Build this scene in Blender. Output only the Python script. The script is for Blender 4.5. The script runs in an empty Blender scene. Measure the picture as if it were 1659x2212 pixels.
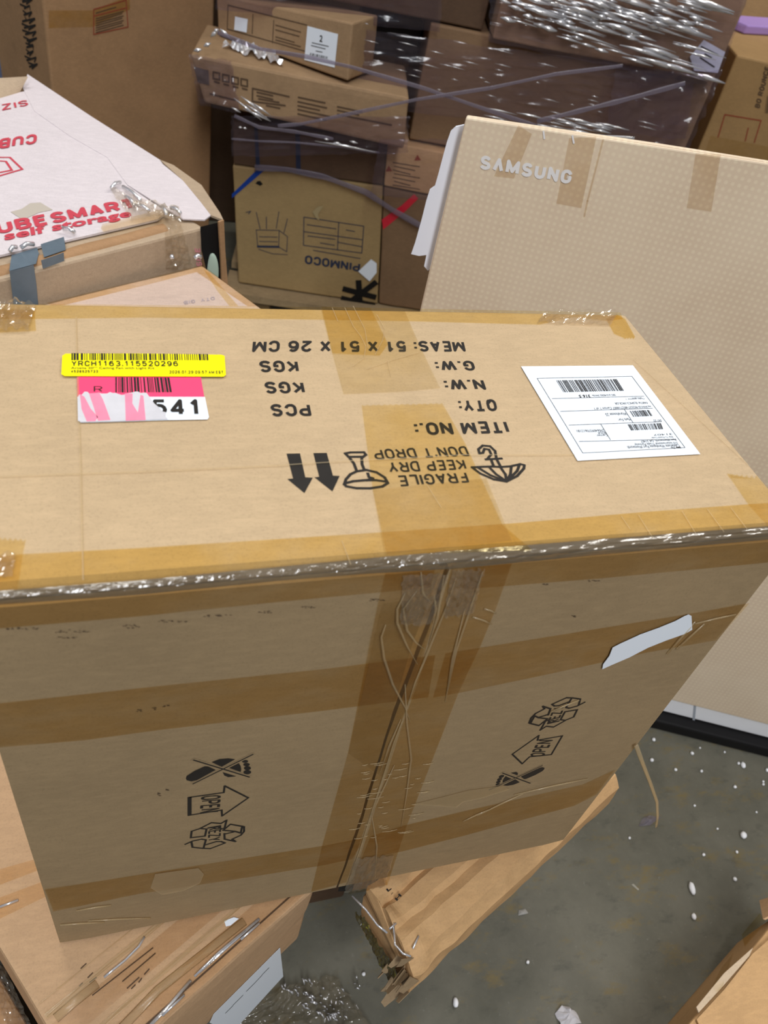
import bpy, bmesh, math, random
from mathutils import Vector, Matrix, noise
import numpy as np

# ------------------------------------------------------------------ camera, world, lights, exposure
scene = bpy.context.scene
FPX = 1727.6657
CX, CY = 829.5, 1106.0
RM = np.array([[0.952401, -0.251053, 0.17293], [-0.058227, -0.706633, -0.705181], [0.299236, 0.661546, -0.687616]])
CAM = np.array([-0.16955, -0.27205, 1.26338])
LENS = 5.7
cd = bpy.data.cameras.new('camera')
cam = bpy.data.objects.new('camera', cd)
scene.collection.objects.link(cam)
cd.sensor_fit = 'HORIZONTAL'
cd.sensor_width = LENS * 1659.0 / FPX
cd.lens = LENS
cd.clip_start = 0.02
cd.dof.use_dof = True
cd.dof.focus_distance = 0.72
cd.dof.aperture_fstop = 2.2
rot = Matrix((RM[0].tolist(), (-RM[1]).tolist(), (-RM[2]).tolist())).transposed()
cam.matrix_world = Matrix.Translation(Vector(CAM.tolist())) @ rot.to_4x4()
scene.camera = cam

world = bpy.data.worlds.new('world')
scene.world = world
world.use_nodes = True
bg = world.node_tree.nodes['Background']
bg.inputs[0].default_value = (0.88, 0.90, 0.95, 1)
bg.inputs[1].default_value = 0.52


def area(name, loc, target, sx, sy, power, col=(1.0, 0.96, 0.90)):
    l = bpy.data.lights.new(name, 'AREA')
    l.shape = 'RECTANGLE'; l.size = sx; l.size_y = sy; l.energy = power; l.color = col
    o = bpy.data.objects.new(name, l)
    scene.collection.objects.link(o)
    o.location = loc
    o.rotation_euler = (Vector(target) - Vector(loc)).to_track_quat('-Z', 'Y').to_euler()
    return o


area('ceiling_and_fill_light', (3.4, 1.4, 5.3), (0.2, 0.5, 0.4), 0.5, 3.0, 190)
area('ceiling_and_fill_light', (-0.6, 1.6, 5.4), (-0.2, 0.6, 0.4), 0.5, 3.0, 70)
area('ceiling_and_fill_light', (-2.2, 0.2, 5.4), (0, 0.6, 0.4), 0.5, 3.0, 70, (0.95, 0.97, 1.0))
area('ceiling_and_fill_light', (-0.4, -2.6, 4.0), (0.1, 0.4, 0.6), 0.5, 2.5, 190, (0.95, 0.97, 1.0))  # added front fill to brighten the front faces, no known fixture

scene.view_settings.view_transform = 'Standard'
scene.view_settings.look = 'None'
scene.view_settings.gamma = 1.0
scene.view_settings.use_curve_mapping = False
scene.view_settings.exposure = -0.62

# ------------------------------------------------------------------ helpers: geometry of the photograph
V = Vector


def ray(x, y):
    return np.array([(x - CX) / FPX, (y - CY) / FPX, 1.0]) @ RM


class Plane:
    def __init__(self, p, n):
        self.p = np.array(p, float); n = np.array(n, float); n = n / np.linalg.norm(n)
        if (CAM - self.p) @ n < 0: n = -n
        self.n = n

    def at(self, x, y, off=0.0):
        d = ray(x, y)
        X = CAM + d * (((self.p - CAM) @ self.n) / (d @ self.n))
        return V((X + self.n * off).tolist())

    def shift(self, d):
        return Plane(self.p + self.n * d, self.n)


def zplane(z): return Plane((0, 0, z), (0, 0, 1))


def onz(x, y, z): return zplane(z).at(x, y)


def vplane(a, b):
    a = V(a); b = V(b); u = (b - a); u.z = 0; u.normalize()
    return Plane(a, u.cross(V((0, 0, 1))))


def srgb(r, g, b):
    f = lambda c: (c / 255 / 12.92) if c / 255 <= 0.04045 else ((c / 255 + 0.055) / 1.055) ** 2.4
    return (f(r), f(g), f(b), 1)


# ------------------------------------------------------------------ materials
def newmat(name):
    m = bpy.data.materials.new(name); m.use_nodes = True
    nt = m.node_tree
    return m, nt, nt.nodes['Principled BSDF']


def node(nt, t, **kw):
    n = nt.nodes.new(t)
    for k, v in kw.items(): setattr(n, k, v)
    return n


def mixcol(nt, a, b, fac, mode='MIX'):
    n = node(nt, 'ShaderNodeMix', data_type='RGBA', blend_type=mode)
    for sock, v in ((n.inputs[6], a), (n.inputs[7], b), (n.inputs[0], fac)):
        if hasattr(v, 'is_output'): nt.links.new(v, sock)
        else: sock.default_value = v
    return n.outputs[2]


def noise_tex(nt, scale, detail=4, rough=0.6, stretch=(1, 1, 1), rotz=0.0, roty=0.0):
    tc = node(nt, 'ShaderNodeTexCoord'); mp = node(nt, 'ShaderNodeMapping')
    mp.inputs['Scale'].default_value = stretch
    mp.inputs['Rotation'].default_value = (0, roty, rotz)
    nt.links.new(tc.outputs['Object'], mp.inputs[0])
    n = node(nt, 'ShaderNodeTexNoise')
    n.inputs['Scale'].default_value = scale; n.inputs['Detail'].default_value = detail; n.inputs['Roughness'].default_value = rough
    nt.links.new(mp.outputs[0], n.inputs['Vector'])
    return n.outputs['Fac']


def ramp(nt, fac, a, b, ca=(0, 0, 0, 1), cb=(1, 1, 1, 1)):
    r = node(nt, 'ShaderNodeValToRGB')
    r.color_ramp.elements[0].position = a; r.color_ramp.elements[0].color = ca
    r.color_ramp.elements[1].position = b; r.color_ramp.elements[1].color = cb
    nt.links.new(fac, r.inputs[0])
    return r.outputs[0]


def scalar(nt, a, op, b):
    n = node(nt, 'ShaderNodeMath', operation=op)
    for i, v in enumerate((a, b)):
        if hasattr(v, 'is_output'): nt.links.new(v, n.inputs[i])
        else: n.inputs[i].default_value = v
    return n.outputs[0]


def board(name, col, dark=0.82, rough=0.72, stain=0.0, bump=0.12, mottle_scale=9, crease=0.0):
    """kraft board: fibre flecks, mottling, optional dark scuffs"""
    m, nt, b = newmat(name)
    c = srgb(*col)
    c2 = tuple(x * dark for x in c[:3]) + (1,)
    out = mixcol(nt, c, c2, ramp(nt, noise_tex(nt, mottle_scale, 6, 0.65), 0.35, 0.7))
    fl = noise_tex(nt, 520, 3, 0.8, (1, 1, 1))
    c3 = tuple(x * 0.70 for x in c[:3]) + (1,)
    out = mixcol(nt, out, c3, scalar(nt, ramp(nt, fl, 0.50, 0.75), 'MULTIPLY', 0.75))
    fib = noise_tex(nt, 60, 4, 0.7, (1, 3.5, 3.5))
    c4 = tuple(min(1, x * 1.16) for x in c[:3]) + (1,)
    out = mixcol(nt, out, c4, scalar(nt, ramp(nt, fib, 0.45, 0.75), 'MULTIPLY', 0.55))
    if stain > 0:
        s = noise_tex(nt, 14, 6, 0.75, (1, 1, 4))
        s2 = noise_tex(nt, 3.0, 2, 0.5)
        f = scalar(nt, ramp(nt, s, 0.58, 0.72), 'MULTIPLY', ramp(nt, s2, 0.45, 0.65))
        out = mixcol(nt, out, tuple(x * 0.35 for x in c[:3]) + (1,), scalar(nt, f, 'MULTIPLY', stain))
    nt.links.new(out, b.inputs['Base Color'])
    b.inputs['Roughness'].default_value = rough
    b.inputs['Specular IOR Level'].default_value = 0.25
    bp = node(nt, 'ShaderNodeBump'); bp.inputs['Strength'].default_value = bump; bp.inputs['Distance'].default_value = 0.002
    h = scalar(nt, noise_tex(nt, 26, 5, 0.6, (1, 2, 2)), 'ADD', scalar(nt, noise_tex(nt, 5, 2, 0.5), 'MULTIPLY', 3.0 + crease))
    nt.links.new(h, bp.inputs['Height'])
    nt.links.new(bp.outputs[0], b.inputs['Normal'])
    return m


def flat(name, col, rough=0.6, metallic=0.0, spec=0.3, var=0.0):
    m, nt, b = newmat(name)
    c = srgb(*col)
    if var:
        out = mixcol(nt, c, tuple(x * (1 - var) for x in c[:3]) + (1,), ramp(nt, noise_tex(nt, 40, 4, 0.7), 0.35, 0.7))
        nt.links.new(out, b.inputs['Base Color'])
    else:
        b.inputs['Base Color'].default_value = c
    b.inputs['Roughness'].default_value = rough
    b.inputs['Metallic'].default_value = metallic
    b.inputs['Specular IOR Level'].default_value = spec
    return m


def clear_film(name, tint=(255, 255, 255), gloss=0.12, rough=0.15, milky=0.0, milk=(200, 205, 215), bscale=30, bump=0.3, stretch=(1, 1, 1), fres=0.5):
    """clear tape or plastic film: tinted see-through body under a glossy coat"""
    m, nt, b = newmat(name)
    out = nt.nodes['Material Output']
    tr = node(nt, 'ShaderNodeBsdfTransparent'); tc_ = srgb(*tint); lt_ = tuple(x + (1 - x) * 0.45 for x in tc_[:3]) + (1,)
    nt.links.new(mixcol(nt, tc_, lt_, ramp(nt, noise_tex(nt, 11, 5, 0.65, (1, 1, 2)), 0.45, 0.7)), tr.inputs[0])
    gl = node(nt, 'ShaderNodeBsdfGlossy'); gl.inputs['Roughness'].default_value = rough
    gl.inputs['Color'].default_value = (1, 1, 1, 1)
    df = node(nt, 'ShaderNodeBsdfDiffuse'); df.inputs[0].default_value = srgb(*milk)
    bp = node(nt, 'ShaderNodeBump'); bp.inputs['Strength'].default_value = bump; bp.inputs['Distance'].default_value = 0.003
    nt.links.new(noise_tex(nt, bscale, 4, 0.6, stretch), bp.inputs['Height'])
    nt.links.new(bp.outputs[0], gl.inputs['Normal'])
    lw = node(nt, 'ShaderNodeLayerWeight'); lw.inputs['Blend'].default_value = 0.35
    nt.links.new(bp.outputs[0], lw.inputs['Normal'])
    m1 = node(nt, 'ShaderNodeMixShader'); m1.inputs[0].default_value = milky
    nt.links.new(tr.outputs[0], m1.inputs[1]); nt.links.new(df.outputs[0], m1.inputs[2])
    m2 = node(nt, 'ShaderNodeMixShader')
    f = scalar(nt, scalar(nt, lw.outputs['Fresnel'], 'MULTIPLY', fres), 'ADD', gloss)
    nt.links.new(f, m2.inputs[0])
    nt.links.new(m1.outputs[0], m2.inputs[1]); nt.links.new(gl.outputs[0], m2.inputs[2])
    nt.links.new(m2.outputs[0], out.inputs[0])
    nt.nodes.remove(b)
    return m


M = {}
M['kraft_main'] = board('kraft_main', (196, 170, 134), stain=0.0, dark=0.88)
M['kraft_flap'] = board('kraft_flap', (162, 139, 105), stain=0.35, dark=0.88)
M['kraft_pale'] = board('kraft_pale', (206, 184, 156), dark=0.92, bump=0.06)
M['kraft_old'] = board('kraft_old', (176, 138, 100), dark=0.8, stain=0.3, bump=0.3)
M['kraft_warm'] = board('kraft_warm', (200, 164, 126), dark=0.85, stain=0.1, bump=0.35)
M['kraft_orange'] = board('kraft_orange', (206, 166, 118), dark=0.82, bump=0.2)
M['kraft_olive'] = board('kraft_olive', (168, 142, 98), dark=0.85, stain=0.2)
M['kraft_stack'] = board('kraft_stack', (168, 138, 104), dark=0.8)
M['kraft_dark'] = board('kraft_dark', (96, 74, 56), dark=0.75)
M['kraft_brown'] = board('kraft_brown', (136, 108, 80), dark=0.8)
M['kraft_pink'] = board('kraft_pink', (208, 184, 168), dark=0.93)
M['kraft_grey'] = board('kraft_grey', (186, 164, 138), dark=0.85, stain=0.35, bump=0.3)
M['kraft_right'] = board('kraft_right', (172, 138, 92), dark=0.85)
M['white_board'] = board('white_board', (226, 216, 218), dark=0.93, bump=0.2, stain=0.08)
M['board_edge'] = board('board_edge', (150, 128, 98), dark=0.6)
M['ink'] = flat('ink', (44, 40, 36), 0.7, var=0.25)
M['ink_soft'] = flat('ink_soft', (92, 72, 54), 0.8)
M['ink_red'] = flat('ink_red', (206, 74, 88), 0.7)
M['ink_red_soft'] = flat('ink_red_soft', (214, 140, 148), 0.7)
M['ink_rust'] = flat('ink_rust', (150, 70, 48), 0.8)
M['ink_blue'] = flat('ink_blue', (44, 52, 74), 0.7)
M['ink_white'] = flat('ink_white', (240, 238, 236), 0.7)
M['ink_ghost'] = flat('ink_ghost', (176, 160, 160), 0.8)
M['white_paper'] = flat('white_paper', (238, 246, 255), 0.5)
M['torn_paper'] = flat('torn_paper', (214, 212, 216), 0.85, var=0.12)
M['yellow_paper'] = flat('yellow_paper', (250, 240, 12), 0.4)
M['pink_paper'] = flat('pink_paper', (252, 78, 122), 0.45)
M['pink_soft'] = flat('pink_soft', (250, 146, 172), 0.6, var=0.15)
M['blue_tape'] = flat('blue_tape', (24, 64, 150), 0.3, spec=0.5)
M['red_tape'] = flat('red_tape', (214, 40, 60), 0.3, spec=0.5)
M['grey_tape'] = flat('grey_tape', (104, 120, 132), 0.35, spec=0.6, var=0.15)
M['purple'] = flat('purple', (176, 146, 214), 0.5)
M['foam'] = flat('foam', (250, 251, 253), 0.8, var=0.04)
M['foam_sheet'] = flat('foam_sheet', (240, 243, 252), 0.7)
M['wood'] = board('wood', (170, 146, 110), dark=0.6, bump=0.3)
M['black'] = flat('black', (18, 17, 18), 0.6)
M['blue_wrap'] = board('blue_wrap', (130, 140, 168), dark=0.5, rough=0.35, mottle_scale=3)
M['tape'] = clear_film('tape', (252, 244, 216), 0.012, 0.3, 0.0, (200, 160, 90), 14, 0.08, fres=0.16)
M['tape_deep'] = clear_film('tape_deep', (250, 239, 202), 0.012, 0.3, 0.0, (170, 120, 60), 14, 0.08, fres=0.16)
M['tape_brown'] = clear_film('tape_brown', (246, 234, 210), 0.012, 0.3, 0.0, (150, 100, 60), 14, 0.08, fres=0.12)
M['tape_clear'] = clear_film('tape_clear', (250, 246, 232), 0.014, 0.3, 0.03, (190, 170, 140), 14, 0.1, fres=0.12)
M['tape_crease'] = clear_film('tape_crease', (252, 246, 232), 0.03, 0.25, 0.30, (212, 190, 150), 40, 0.2, fres=0.2)
M['tape_red'] = clear_film('tape_red', (244, 226, 214), 0.02, 0.22, 0.0, fres=0.2)
M['crumple'] = clear_film('crumple', (250, 246, 238), 0.05, 0.10, 0.10, (200, 190, 170), 60, 0.3, fres=0.35)
M['edge_tape'] = clear_film('edge_tape', (190, 178, 158), 0.06, 0.16, 0.5, (114, 107, 92), 90, 0.4, (0.2, 1, 1), fres=0.22)
M['tape_grey'] = clear_film('tape_grey', (246, 240, 232), 0.012, 0.3, 0.0, fres=0.12)
M['wrap'] = clear_film('wrap', (236, 230, 240), 0.02, 0.14, 0.10, (120, 112, 126), 24, 0.5, (0.3, 1, 2), fres=0.22)
M['wrap_rope'] = clear_film('wrap_rope', (232, 228, 236), 0.03, 0.25, 0.36, (146, 138, 152), 60, 0.4, fres=0.15)
M['wrap_glint'] = clear_film('wrap_glint', (250, 250, 255), 0.5, 0.2, 0.6, (246, 246, 250), 80, 0.4)  # milky white paints lamp glints into the film colour


def floor_mat():
    m, nt, b = newmat('concrete')
    out = mixcol(nt, srgb(116, 113, 99), srgb(86, 85, 73), ramp(nt, noise_tex(nt, 5, 8, 0.7), 0.3, 0.7))
    out = mixcol(nt, out, srgb(120, 104, 62), scalar(nt, ramp(nt, noise_tex(nt, 9, 6, 0.75, (1, 2.2, 1), 0.7), 0.54, 0.66), 'MULTIPLY', 0.75))
    out = mixcol(nt, out, srgb(62, 64, 56), scalar(nt, ramp(nt, noise_tex(nt, 22, 6, 0.7, (1, 2, 1), 0.5), 0.55, 0.75), 'MULTIPLY', 0.6))
    out = mixcol(nt, out, srgb(150, 150, 142), scalar(nt, ramp(nt, noise_tex(nt, 120, 4, 0.7), 0.62, 0.8), 'MULTIPLY', 0.5))
    nt.links.new(out, b.inputs['Base Color'])
    nt.links.new(ramp(nt, noise_tex(nt, 6, 4, 0.6), 0.3, 0.8, (0.5, 0.5, 0.5, 1), (0.75, 0.75, 0.75, 1)), b.inputs['Roughness'])
    bp = node(nt, 'ShaderNodeBump'); bp.inputs['Strength'].default_value = 0.15; bp.inputs['Distance'].default_value = 0.003
    nt.links.new(noise_tex(nt, 60, 5, 0.7), bp.inputs['Height']); nt.links.new(bp.outputs[0], b.inputs['Normal'])
    return m


M['floor'] = floor_mat()


def dotted_board():
    m, nt, b = newmat('kraft_dotted')
    base = mixcol(nt, srgb(232, 212, 184), srgb(222, 200, 172), ramp(nt, noise_tex(nt, 8, 5, 0.6), 0.35, 0.7))
    tc = node(nt, 'ShaderNodeTexCoord')
    sep = node(nt, 'ShaderNodeSeparateXYZ'); nt.links.new(tc.outputs['Generated'], sep.inputs[0])
    uv = node(nt, 'ShaderNodeUVMap'); sep2 = node(nt, 'ShaderNodeSeparateXYZ'); nt.links.new(uv.outputs[0], sep2.inputs[0])
    sx = scalar(nt, scalar(nt, sep2.outputs[0], 'MULTIPLY', 2 * math.pi / 0.0150), 'SINE', 0)
    sy = scalar(nt, scalar(nt, sep2.outputs[1], 'MULTIPLY', 2 * math.pi / 0.0150), 'SINE', 0)
    f = ramp(nt, scalar(nt, scalar(nt, sx, 'MULTIPLY', sy), 'ABSOLUTE', 0), 0.45, 0.9)
    out = mixcol(nt, base, srgb(250, 238, 206), scalar(nt, f, 'MULTIPLY', 0.32))
    nt.links.new(out, b.inputs['Base Color'])
    b.inputs['Roughness'].default_value = 0.65; b.inputs['Specular IOR Level'].default_value = 0.25
    return m


M['kraft_dotted'] = dotted_board()


# ------------------------------------------------------------------ helpers: objects
def link_mesh(name, verts, faces, mat, parent=None, origin=None, smooth=False, uvs=None):
    o0 = V(origin) if origin is not None else V((0, 0, 0))
    me = bpy.data.meshes.new(name)
    me.from_pydata([tuple(V(v) - o0) for v in verts], [], faces)
    me.validate(); me.update()
    if uvs is not None:
        l = me.uv_layers.new(name='UVMap')
        for lp in me.loops: l.data[lp.index].uv = uvs[lp.vertex_index]
    if smooth:
        for p in me.polygons: p.use_smooth = True
    me.materials.append(mat)
    ob = bpy.data.objects.new(name, me)
    scene.collection.objects.link(ob)
    if parent is not None: ob.parent = parent
    elif origin is not None: ob.location = o0
    return ob


class Thing:
    def __init__(self, name, label, cat, loc, group=None):
        o = bpy.data.objects.new(name, None); scene.collection.objects.link(o)
        o.empty_display_size = 0.05
        o.location = loc; o['label'] = label; o['category'] = cat
        if group: o['group'] = group
        self.o = o; self.loc = V(loc)

    def part(self, name, mesh, mat, parent=None, label=None, smooth=False, stuff=False, uvs=None):
        ob = link_mesh(name, mesh[0], mesh[1], mat, parent or self.o, self.loc, smooth, uvs)
        if label: ob['label'] = label
        if stuff: ob['kind'] = 'stuff'
        return ob


def single(name, label, cat, mesh, mat, smooth=False, group=None, stuff=False):
    vs = [V(v) for v in mesh[0]]
    c = sum(vs, V((0, 0, 0))) / len(vs); c.z = min(v.z for v in vs)
    ob = link_mesh(name, vs, mesh[1], mat, None, c, smooth)
    ob['label'] = label; ob['category'] = cat
    if group: ob['group'] = group
    if stuff: ob['kind'] = 'stuff'
    return ob


def join(*ms):
    vs, fs = [], []
    for m in ms:
        k = len(vs); vs += list(m[0]); fs += [tuple(i + k for i in f) for f in m[1]]
    return vs, fs


def facing(pl, vs, fs):
    """wind every face so that it looks along the plane's normal"""
    N = V(pl.n.tolist()); out = []
    for f in fs:
        a = V((0, 0, 0))
        for i in range(len(f)): a += vs[f[i]].cross(vs[f[(i + 1) % len(f)]])
        out.append(f if a.dot(N) > 0 else f[::-1])
    return vs, out


def poly(pl, pts, off=0.0004):
    return facing(pl, [pl.at(x, y, off) for x, y in pts], [tuple(range(len(pts)))])


def slab(pl, pts, t, off=0.0004):
    """flat outline on a plane with a real thickness t"""
    n = len(pts)
    a = [pl.at(x, y, off + t) for x, y in pts]; b = [v - V((pl.n * t).tolist()) for v in a]
    fs = [tuple(range(n)), tuple(range(2 * n - 1, n - 1, -1))] + [(i, (i + 1) % n, n + (i + 1) % n, n + i) for i in range(n)]
    return a + b, fs


def strokes(pl, lines, w, off=0.0004, closed=False):
    """ribbons of width w (metres) along pixel polylines on a plane"""
    vs, fs = [], []
    n = V(pl.n.tolist())
    for ln in lines:
        P = [pl.at(x, y, off) for x, y in ln]
        if closed: P.append(P[0])
        for a, b in zip(P[:-1], P[1:]):
            d = (b - a)
            if d.length < 1e-7: continue
            d.normalize(); s = n.cross(d) * (w / 2); e = d * (w * 0.35)
            k = len(vs); lift = n * (6e-6 * ((k // 4) % 24)); a = a + lift; b = b + lift; vs += [a - e - s, b + e - s, b + e + s, a - e + s]; fs.append((k, k + 1, k + 2, k + 3))
    return facing(pl, vs, fs)


TEXT_CACHE = {}


def text_mesh(s, bold):
    key = (s, bold)
    if key in TEXT_CACHE: return TEXT_CACHE[key]
    c = bpy.data.curves.new('t', 'FONT'); c.body = s; c.offset = bold; c.resolution_u = 3
    c.space_character = 1.0 + bold * 1.2
    o = bpy.data.objects.new('t', c); scene.collection.objects.link(o)
    dg = bpy.context.evaluated_depsgraph_get(); dg.update()
    me = bpy.data.meshes.new_from_object(o.evaluated_get(dg))
    vs = [tuple(v.co) for v in me.vertices]; fs = [tuple(p.vertices) for p in me.polygons]
    bpy.data.objects.remove(o); bpy.data.curves.remove(c); bpy.data.meshes.remove(me)
    TEXT_CACHE[key] = (vs, fs)
    return vs, fs


def text(pl, s, bl, br, tl, off=0.0004, bold=0.02, cap=None):
    """lettering mapped onto the parallelogram bl-br-tl (pixels) of a plane"""
    vs, fs = text_mesh(s, bold)
    xs = [v[0] for v in vs]; ys = [v[1] for v in vs]
    x0, x1 = min(xs), max(xs)
    y0, y1 = (min(ys), max(ys)) if cap is None else cap
    A, B, C = pl.at(*bl, off), pl.at(*br, off), pl.at(*tl, off)
    return [A + (B - A) * ((v[0] - x0) / (x1 - x0)) + (C - A) * ((v[1] - y0) / (y1 - y0)) for v in vs], fs


def arc(cx, cy, rx, ry, a0, a1, n=9):
    return [(cx + rx * math.cos(math.radians(a0 + (a1 - a0) * i / n)), cy + ry * math.sin(math.radians(a0 + (a1 - a0) * i / n))) for i in range(n + 1)]


O_ = arc(.5, .68, .5, .32, 0, 180) + arc(.5, .32, .5, .32, 180, 360) + [(1, .68)]
P_ = [(0, 0), (0, 1), (.55, 1)] + arc(.55, .735, .45, .265, 90, -90) + [(0, .47)]
GLYPH = {
    'A': [[(0, 0), (.5, 1), (1, 0)], [(.19, .3), (.81, .3)]], 'B': [[(0, 0), (0, 1), (.55, 1)] + arc(.55, .765, .4, .235, 90, -90) + [(0, .53)], [(.5, .53)] + arc(.55, .265, .45, .265, 90, -90) + [(0, 0)]],
    'C': [arc(.5, .68, .5, .32, 5, 180) + arc(.5, .32, .5, .32, 180, 355)], 'D': [[(0, 0), (0, 1), (.4, 1)] + arc(.4, .6, .6, .4, 90, 0) + arc(.4, .4, .6, .4, 0, -90) + [(0, 0)]],
    'E': [[(1, 1), (0, 1), (0, 0), (1, 0)], [(0, .53), (.88, .53)]], 'F': [[(1, 1), (0, 1), (0, 0)], [(0, .5), (.85, .5)]],
    'G': [arc(.5, .68, .5, .32, 10, 180) + arc(.5, .32, .5, .32, 180, 360) + [(1, .46), (.55, .46)]], 'H': [[(0, 0), (0, 1)], [(1, 0), (1, 1)], [(0, .52), (1, .52)]],
    'I': [[(.5, 0), (.5, 1)]], 'K': [[(0, 0), (0, 1)], [(1, 1), (0, .36)], [(.34, .6), (1, 0)]], 'L': [[(0, 1), (0, 0), (1, 0)]],
    'M': [[(0, 0), (0, 1), (.5, .12), (1, 1), (1, 0)]], 'N': [[(0, 0), (0, 1), (1, 0), (1, 1)]], 'O': [O_], 'P': [P_], 'Q': [O_, [(.6, .26), (1.02, -.02)]],
    'R': [P_, [(.55, .47), (1, 0)]], 'S': [arc(.5, .74, .46, .26, 15, 270) + arc(.5, .24, .5, .24, 90, -165)[1:]], 'T': [[(0, 1), (1, 1)], [(.5, 1), (.5, 0)]],
    'U': [[(0, 1)] + arc(.5, .32, .5, .32, 180, 360) + [(1, 1)]], 'V': [[(0, 1), (.5, 0), (1, 1)]], 'W': [[(0, 1), (.24, 0), (.5, .9), (.76, 0), (1, 1)]],
    'X': [[(0, 0), (1, 1)], [(0, 1), (1, 0)]], 'Y': [[(0, 1), (.5, .45), (1, 1)], [(.5, .45), (.5, 0)]], 'Z': [[(0, 1), (1, 1), (0, 0), (1, 0)]],
    '\u039b': [[(0, 0), (.5, 1), (1, 0)]], '0': [O_], '1': [[(.15, .74), (.6, 1), (.6, 0)]], '2': [arc(.5, .7, .48, .3, 165, -25) + [(0, 0), (1, 0)]],
    '3': [arc(.5, .74, .45, .26, 150, -90) + arc(.5, .25, .5, .25, 90, -155)[1:]], '4': [[(.72, 0), (.72, 1), (0, .27), (1, .27)]],
    '5': [[(.92, 1), (.14, 1), (.08, .5)] + arc(.48, .33, .5, .33, 125, -155)], '6': [arc(.5, .32, .5, .32, 0, 360), arc(.55, .5, .55, .5, 50, 180) + [(0, .32)]],
    '7': [[(0, 1), (1, 1), (.35, 0)]], '8': [arc(.5, .75, .42, .25, 0, 360), arc(.5, .26, .5, .26, 0, 360)], '9': [arc(.5, .68, .5, .32, 0, 360), arc(.45, .5, .55, .5, -130, 0) + [(1, .68)]],
    '.': [[(.5, -.08), (.5, .12)]], ':': [[(.5, .02), (.5, .22)], [(.5, .56), (.5, .76)]], "'": [[(.5, .8), (.5, 1)]], '-': [[(0, .45), (1, .45)]]}
ADV = {'I': 0.02, '.': 0.02, ':': 0.02, "'": 0.02, '1': .42, 'M': .72, 'W': .84, 'E': .48, 'F': .46, 'L': .46}


def block(pl, s, bl, br, tl, off=0.0004, w=0.17, gap=0.14, space=0.42):
    """block lettering drawn as thick rounded strokes, mapped like text()"""
    vs, fs = [], []; x = 0.0; lay = 0
    for ch in s:
        if ch == ' ': x += space; continue
        a = ADV.get(ch, 0.54)
        for ln in GLYPH[ch]:
            P = [V((x + w / 2 + (p[0] if a > .1 else 0) * a, w / 2 + p[1] * (1 - w), 0)) for p in ln]
            for p, q in zip(P[:-1], P[1:]):
                lay += 1; lf = V((0, 0, lay % 40)); p = p + lf; q = q + lf
                d = q - p
                if d.length < 1e-6: continue
                d.normalize(); sd = V((-d.y, d.x, 0)) * (w / 2)
                k = len(vs); vs += [p - sd, q - sd, q + sd, p + sd]; fs.append((k, k + 1, k + 2, k + 3))
            for idx, p in enumerate(P[1:-1]):
                lay += 1; p = p + V((0, 0, lay % 40))
                k = len(vs); vs += [p + V((math.cos(t * math.pi / 4), math.sin(t * math.pi / 4), 0)) * (w / 2) for t in range(8)]; fs.append(tuple(range(k, k + 8)))
        x += a + w + gap
    xs = [v.x for v in vs]; x0, x1 = min(xs), max(xs)
    A, B, C = pl.at(*bl, off), pl.at(*br, off), pl.at(*tl, off)
    N = V(pl.n.tolist()) * 6e-6
    return facing(pl, [A + (B - A) * ((v.x - x0) / (x1 - x0)) + (C - A) * v.y + N * v.z for v in vs], fs)


def lerp(a, b, t): return (a[0] + (b[0] - a[0]) * t, a[1] + (b[1] - a[1]) * t)


def bars(pl, q, n, seed, off=0.0006, dens=0.5):
    """bar code: q = four pixel corners (start-low, end-low, end-high, start-high)"""
    r = random.Random(seed); vs, fs = [], []
    widths = [r.choice((1, 1, 1, 2, 2, 3)) for _ in range(n * 2)]
    tot = sum(widths); acc = 0
    for i, w in enumerate(widths):
        if i % 2 == 0:
            a, b = acc / tot, (acc + w * (0.6 + dens * 0.8)) / tot
            k = len(vs)
            vs += [pl.at(*lerp(q[0], q[1], a), off), pl.at(*lerp(q[0], q[1], b), off), pl.at(*lerp(q[3], q[2], b), off), pl.at(*lerp(q[3], q[2], a), off)]
            fs.append((k, k + 1, k + 2, k + 3))
        acc += w
    return vs, fs


def hexa(front, depth, wob=0.0015, seed=0, bev=0.003, taper=1.0):
    """carton body: front quad (BL, BR, TR, TL) swept by a depth vector, worn rounded edges"""
    front = [V(p) for p in front]; depth = V(depth)
    bm = bmesh.new()
    back = [p + depth for p in front]
    vs = [bm.verts.new(p) for p in front + back]
    for f in ((0, 1, 2, 3), (7, 6, 5, 4), (3, 2, 6, 7), (1, 5, 6, 2), (4, 0, 3, 7), (4, 5, 1, 0)):
        bm.faces.new([vs[i] for i in f])
    bmesh.ops.recalc_face_normals(bm, faces=bm.faces)
    cen = sum((v.co for v in bm.verts), V()) / 8
    bmesh.ops.subdivide_edges(bm, edges=bm.edges[:], cuts=5, use_grid_fill=True)
    bmesh.ops.bevel(bm, geom=[e for e in bm.edges if e.calc_face_angle(0) > 0.5], offset=bev, segments=2, profile=0.5, affect='EDGES', clamp_overlap=True)
    # wear the rounded edges a little
    if wob:
        for v in bm.verts:
            ang = max((e.calc_face_angle(0) for e in v.link_edges if len(e.link_faces) == 2), default=0)
            if ang > 0.2:
                nn = noise.noise(v.co * 22 + V((seed, 0, 0))) + 0.5 * noise.noise(v.co * 70)
                v.co += (cen - v.co).normalized() * wob * max(0.0, 0.4 + nn)
    me_v = [v.co.copy() for v in bm.verts]; bm.verts.index_update()
    fs = [tuple(v.index for v in f.verts) for f in bm.faces]
    bm.free()
    return me_v, fs


def cross_depth(pl, d): return V((-pl.n * d).tolist())


def box_on_plane(pl, quad): return [pl.at(*q) for q in quad]


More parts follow.
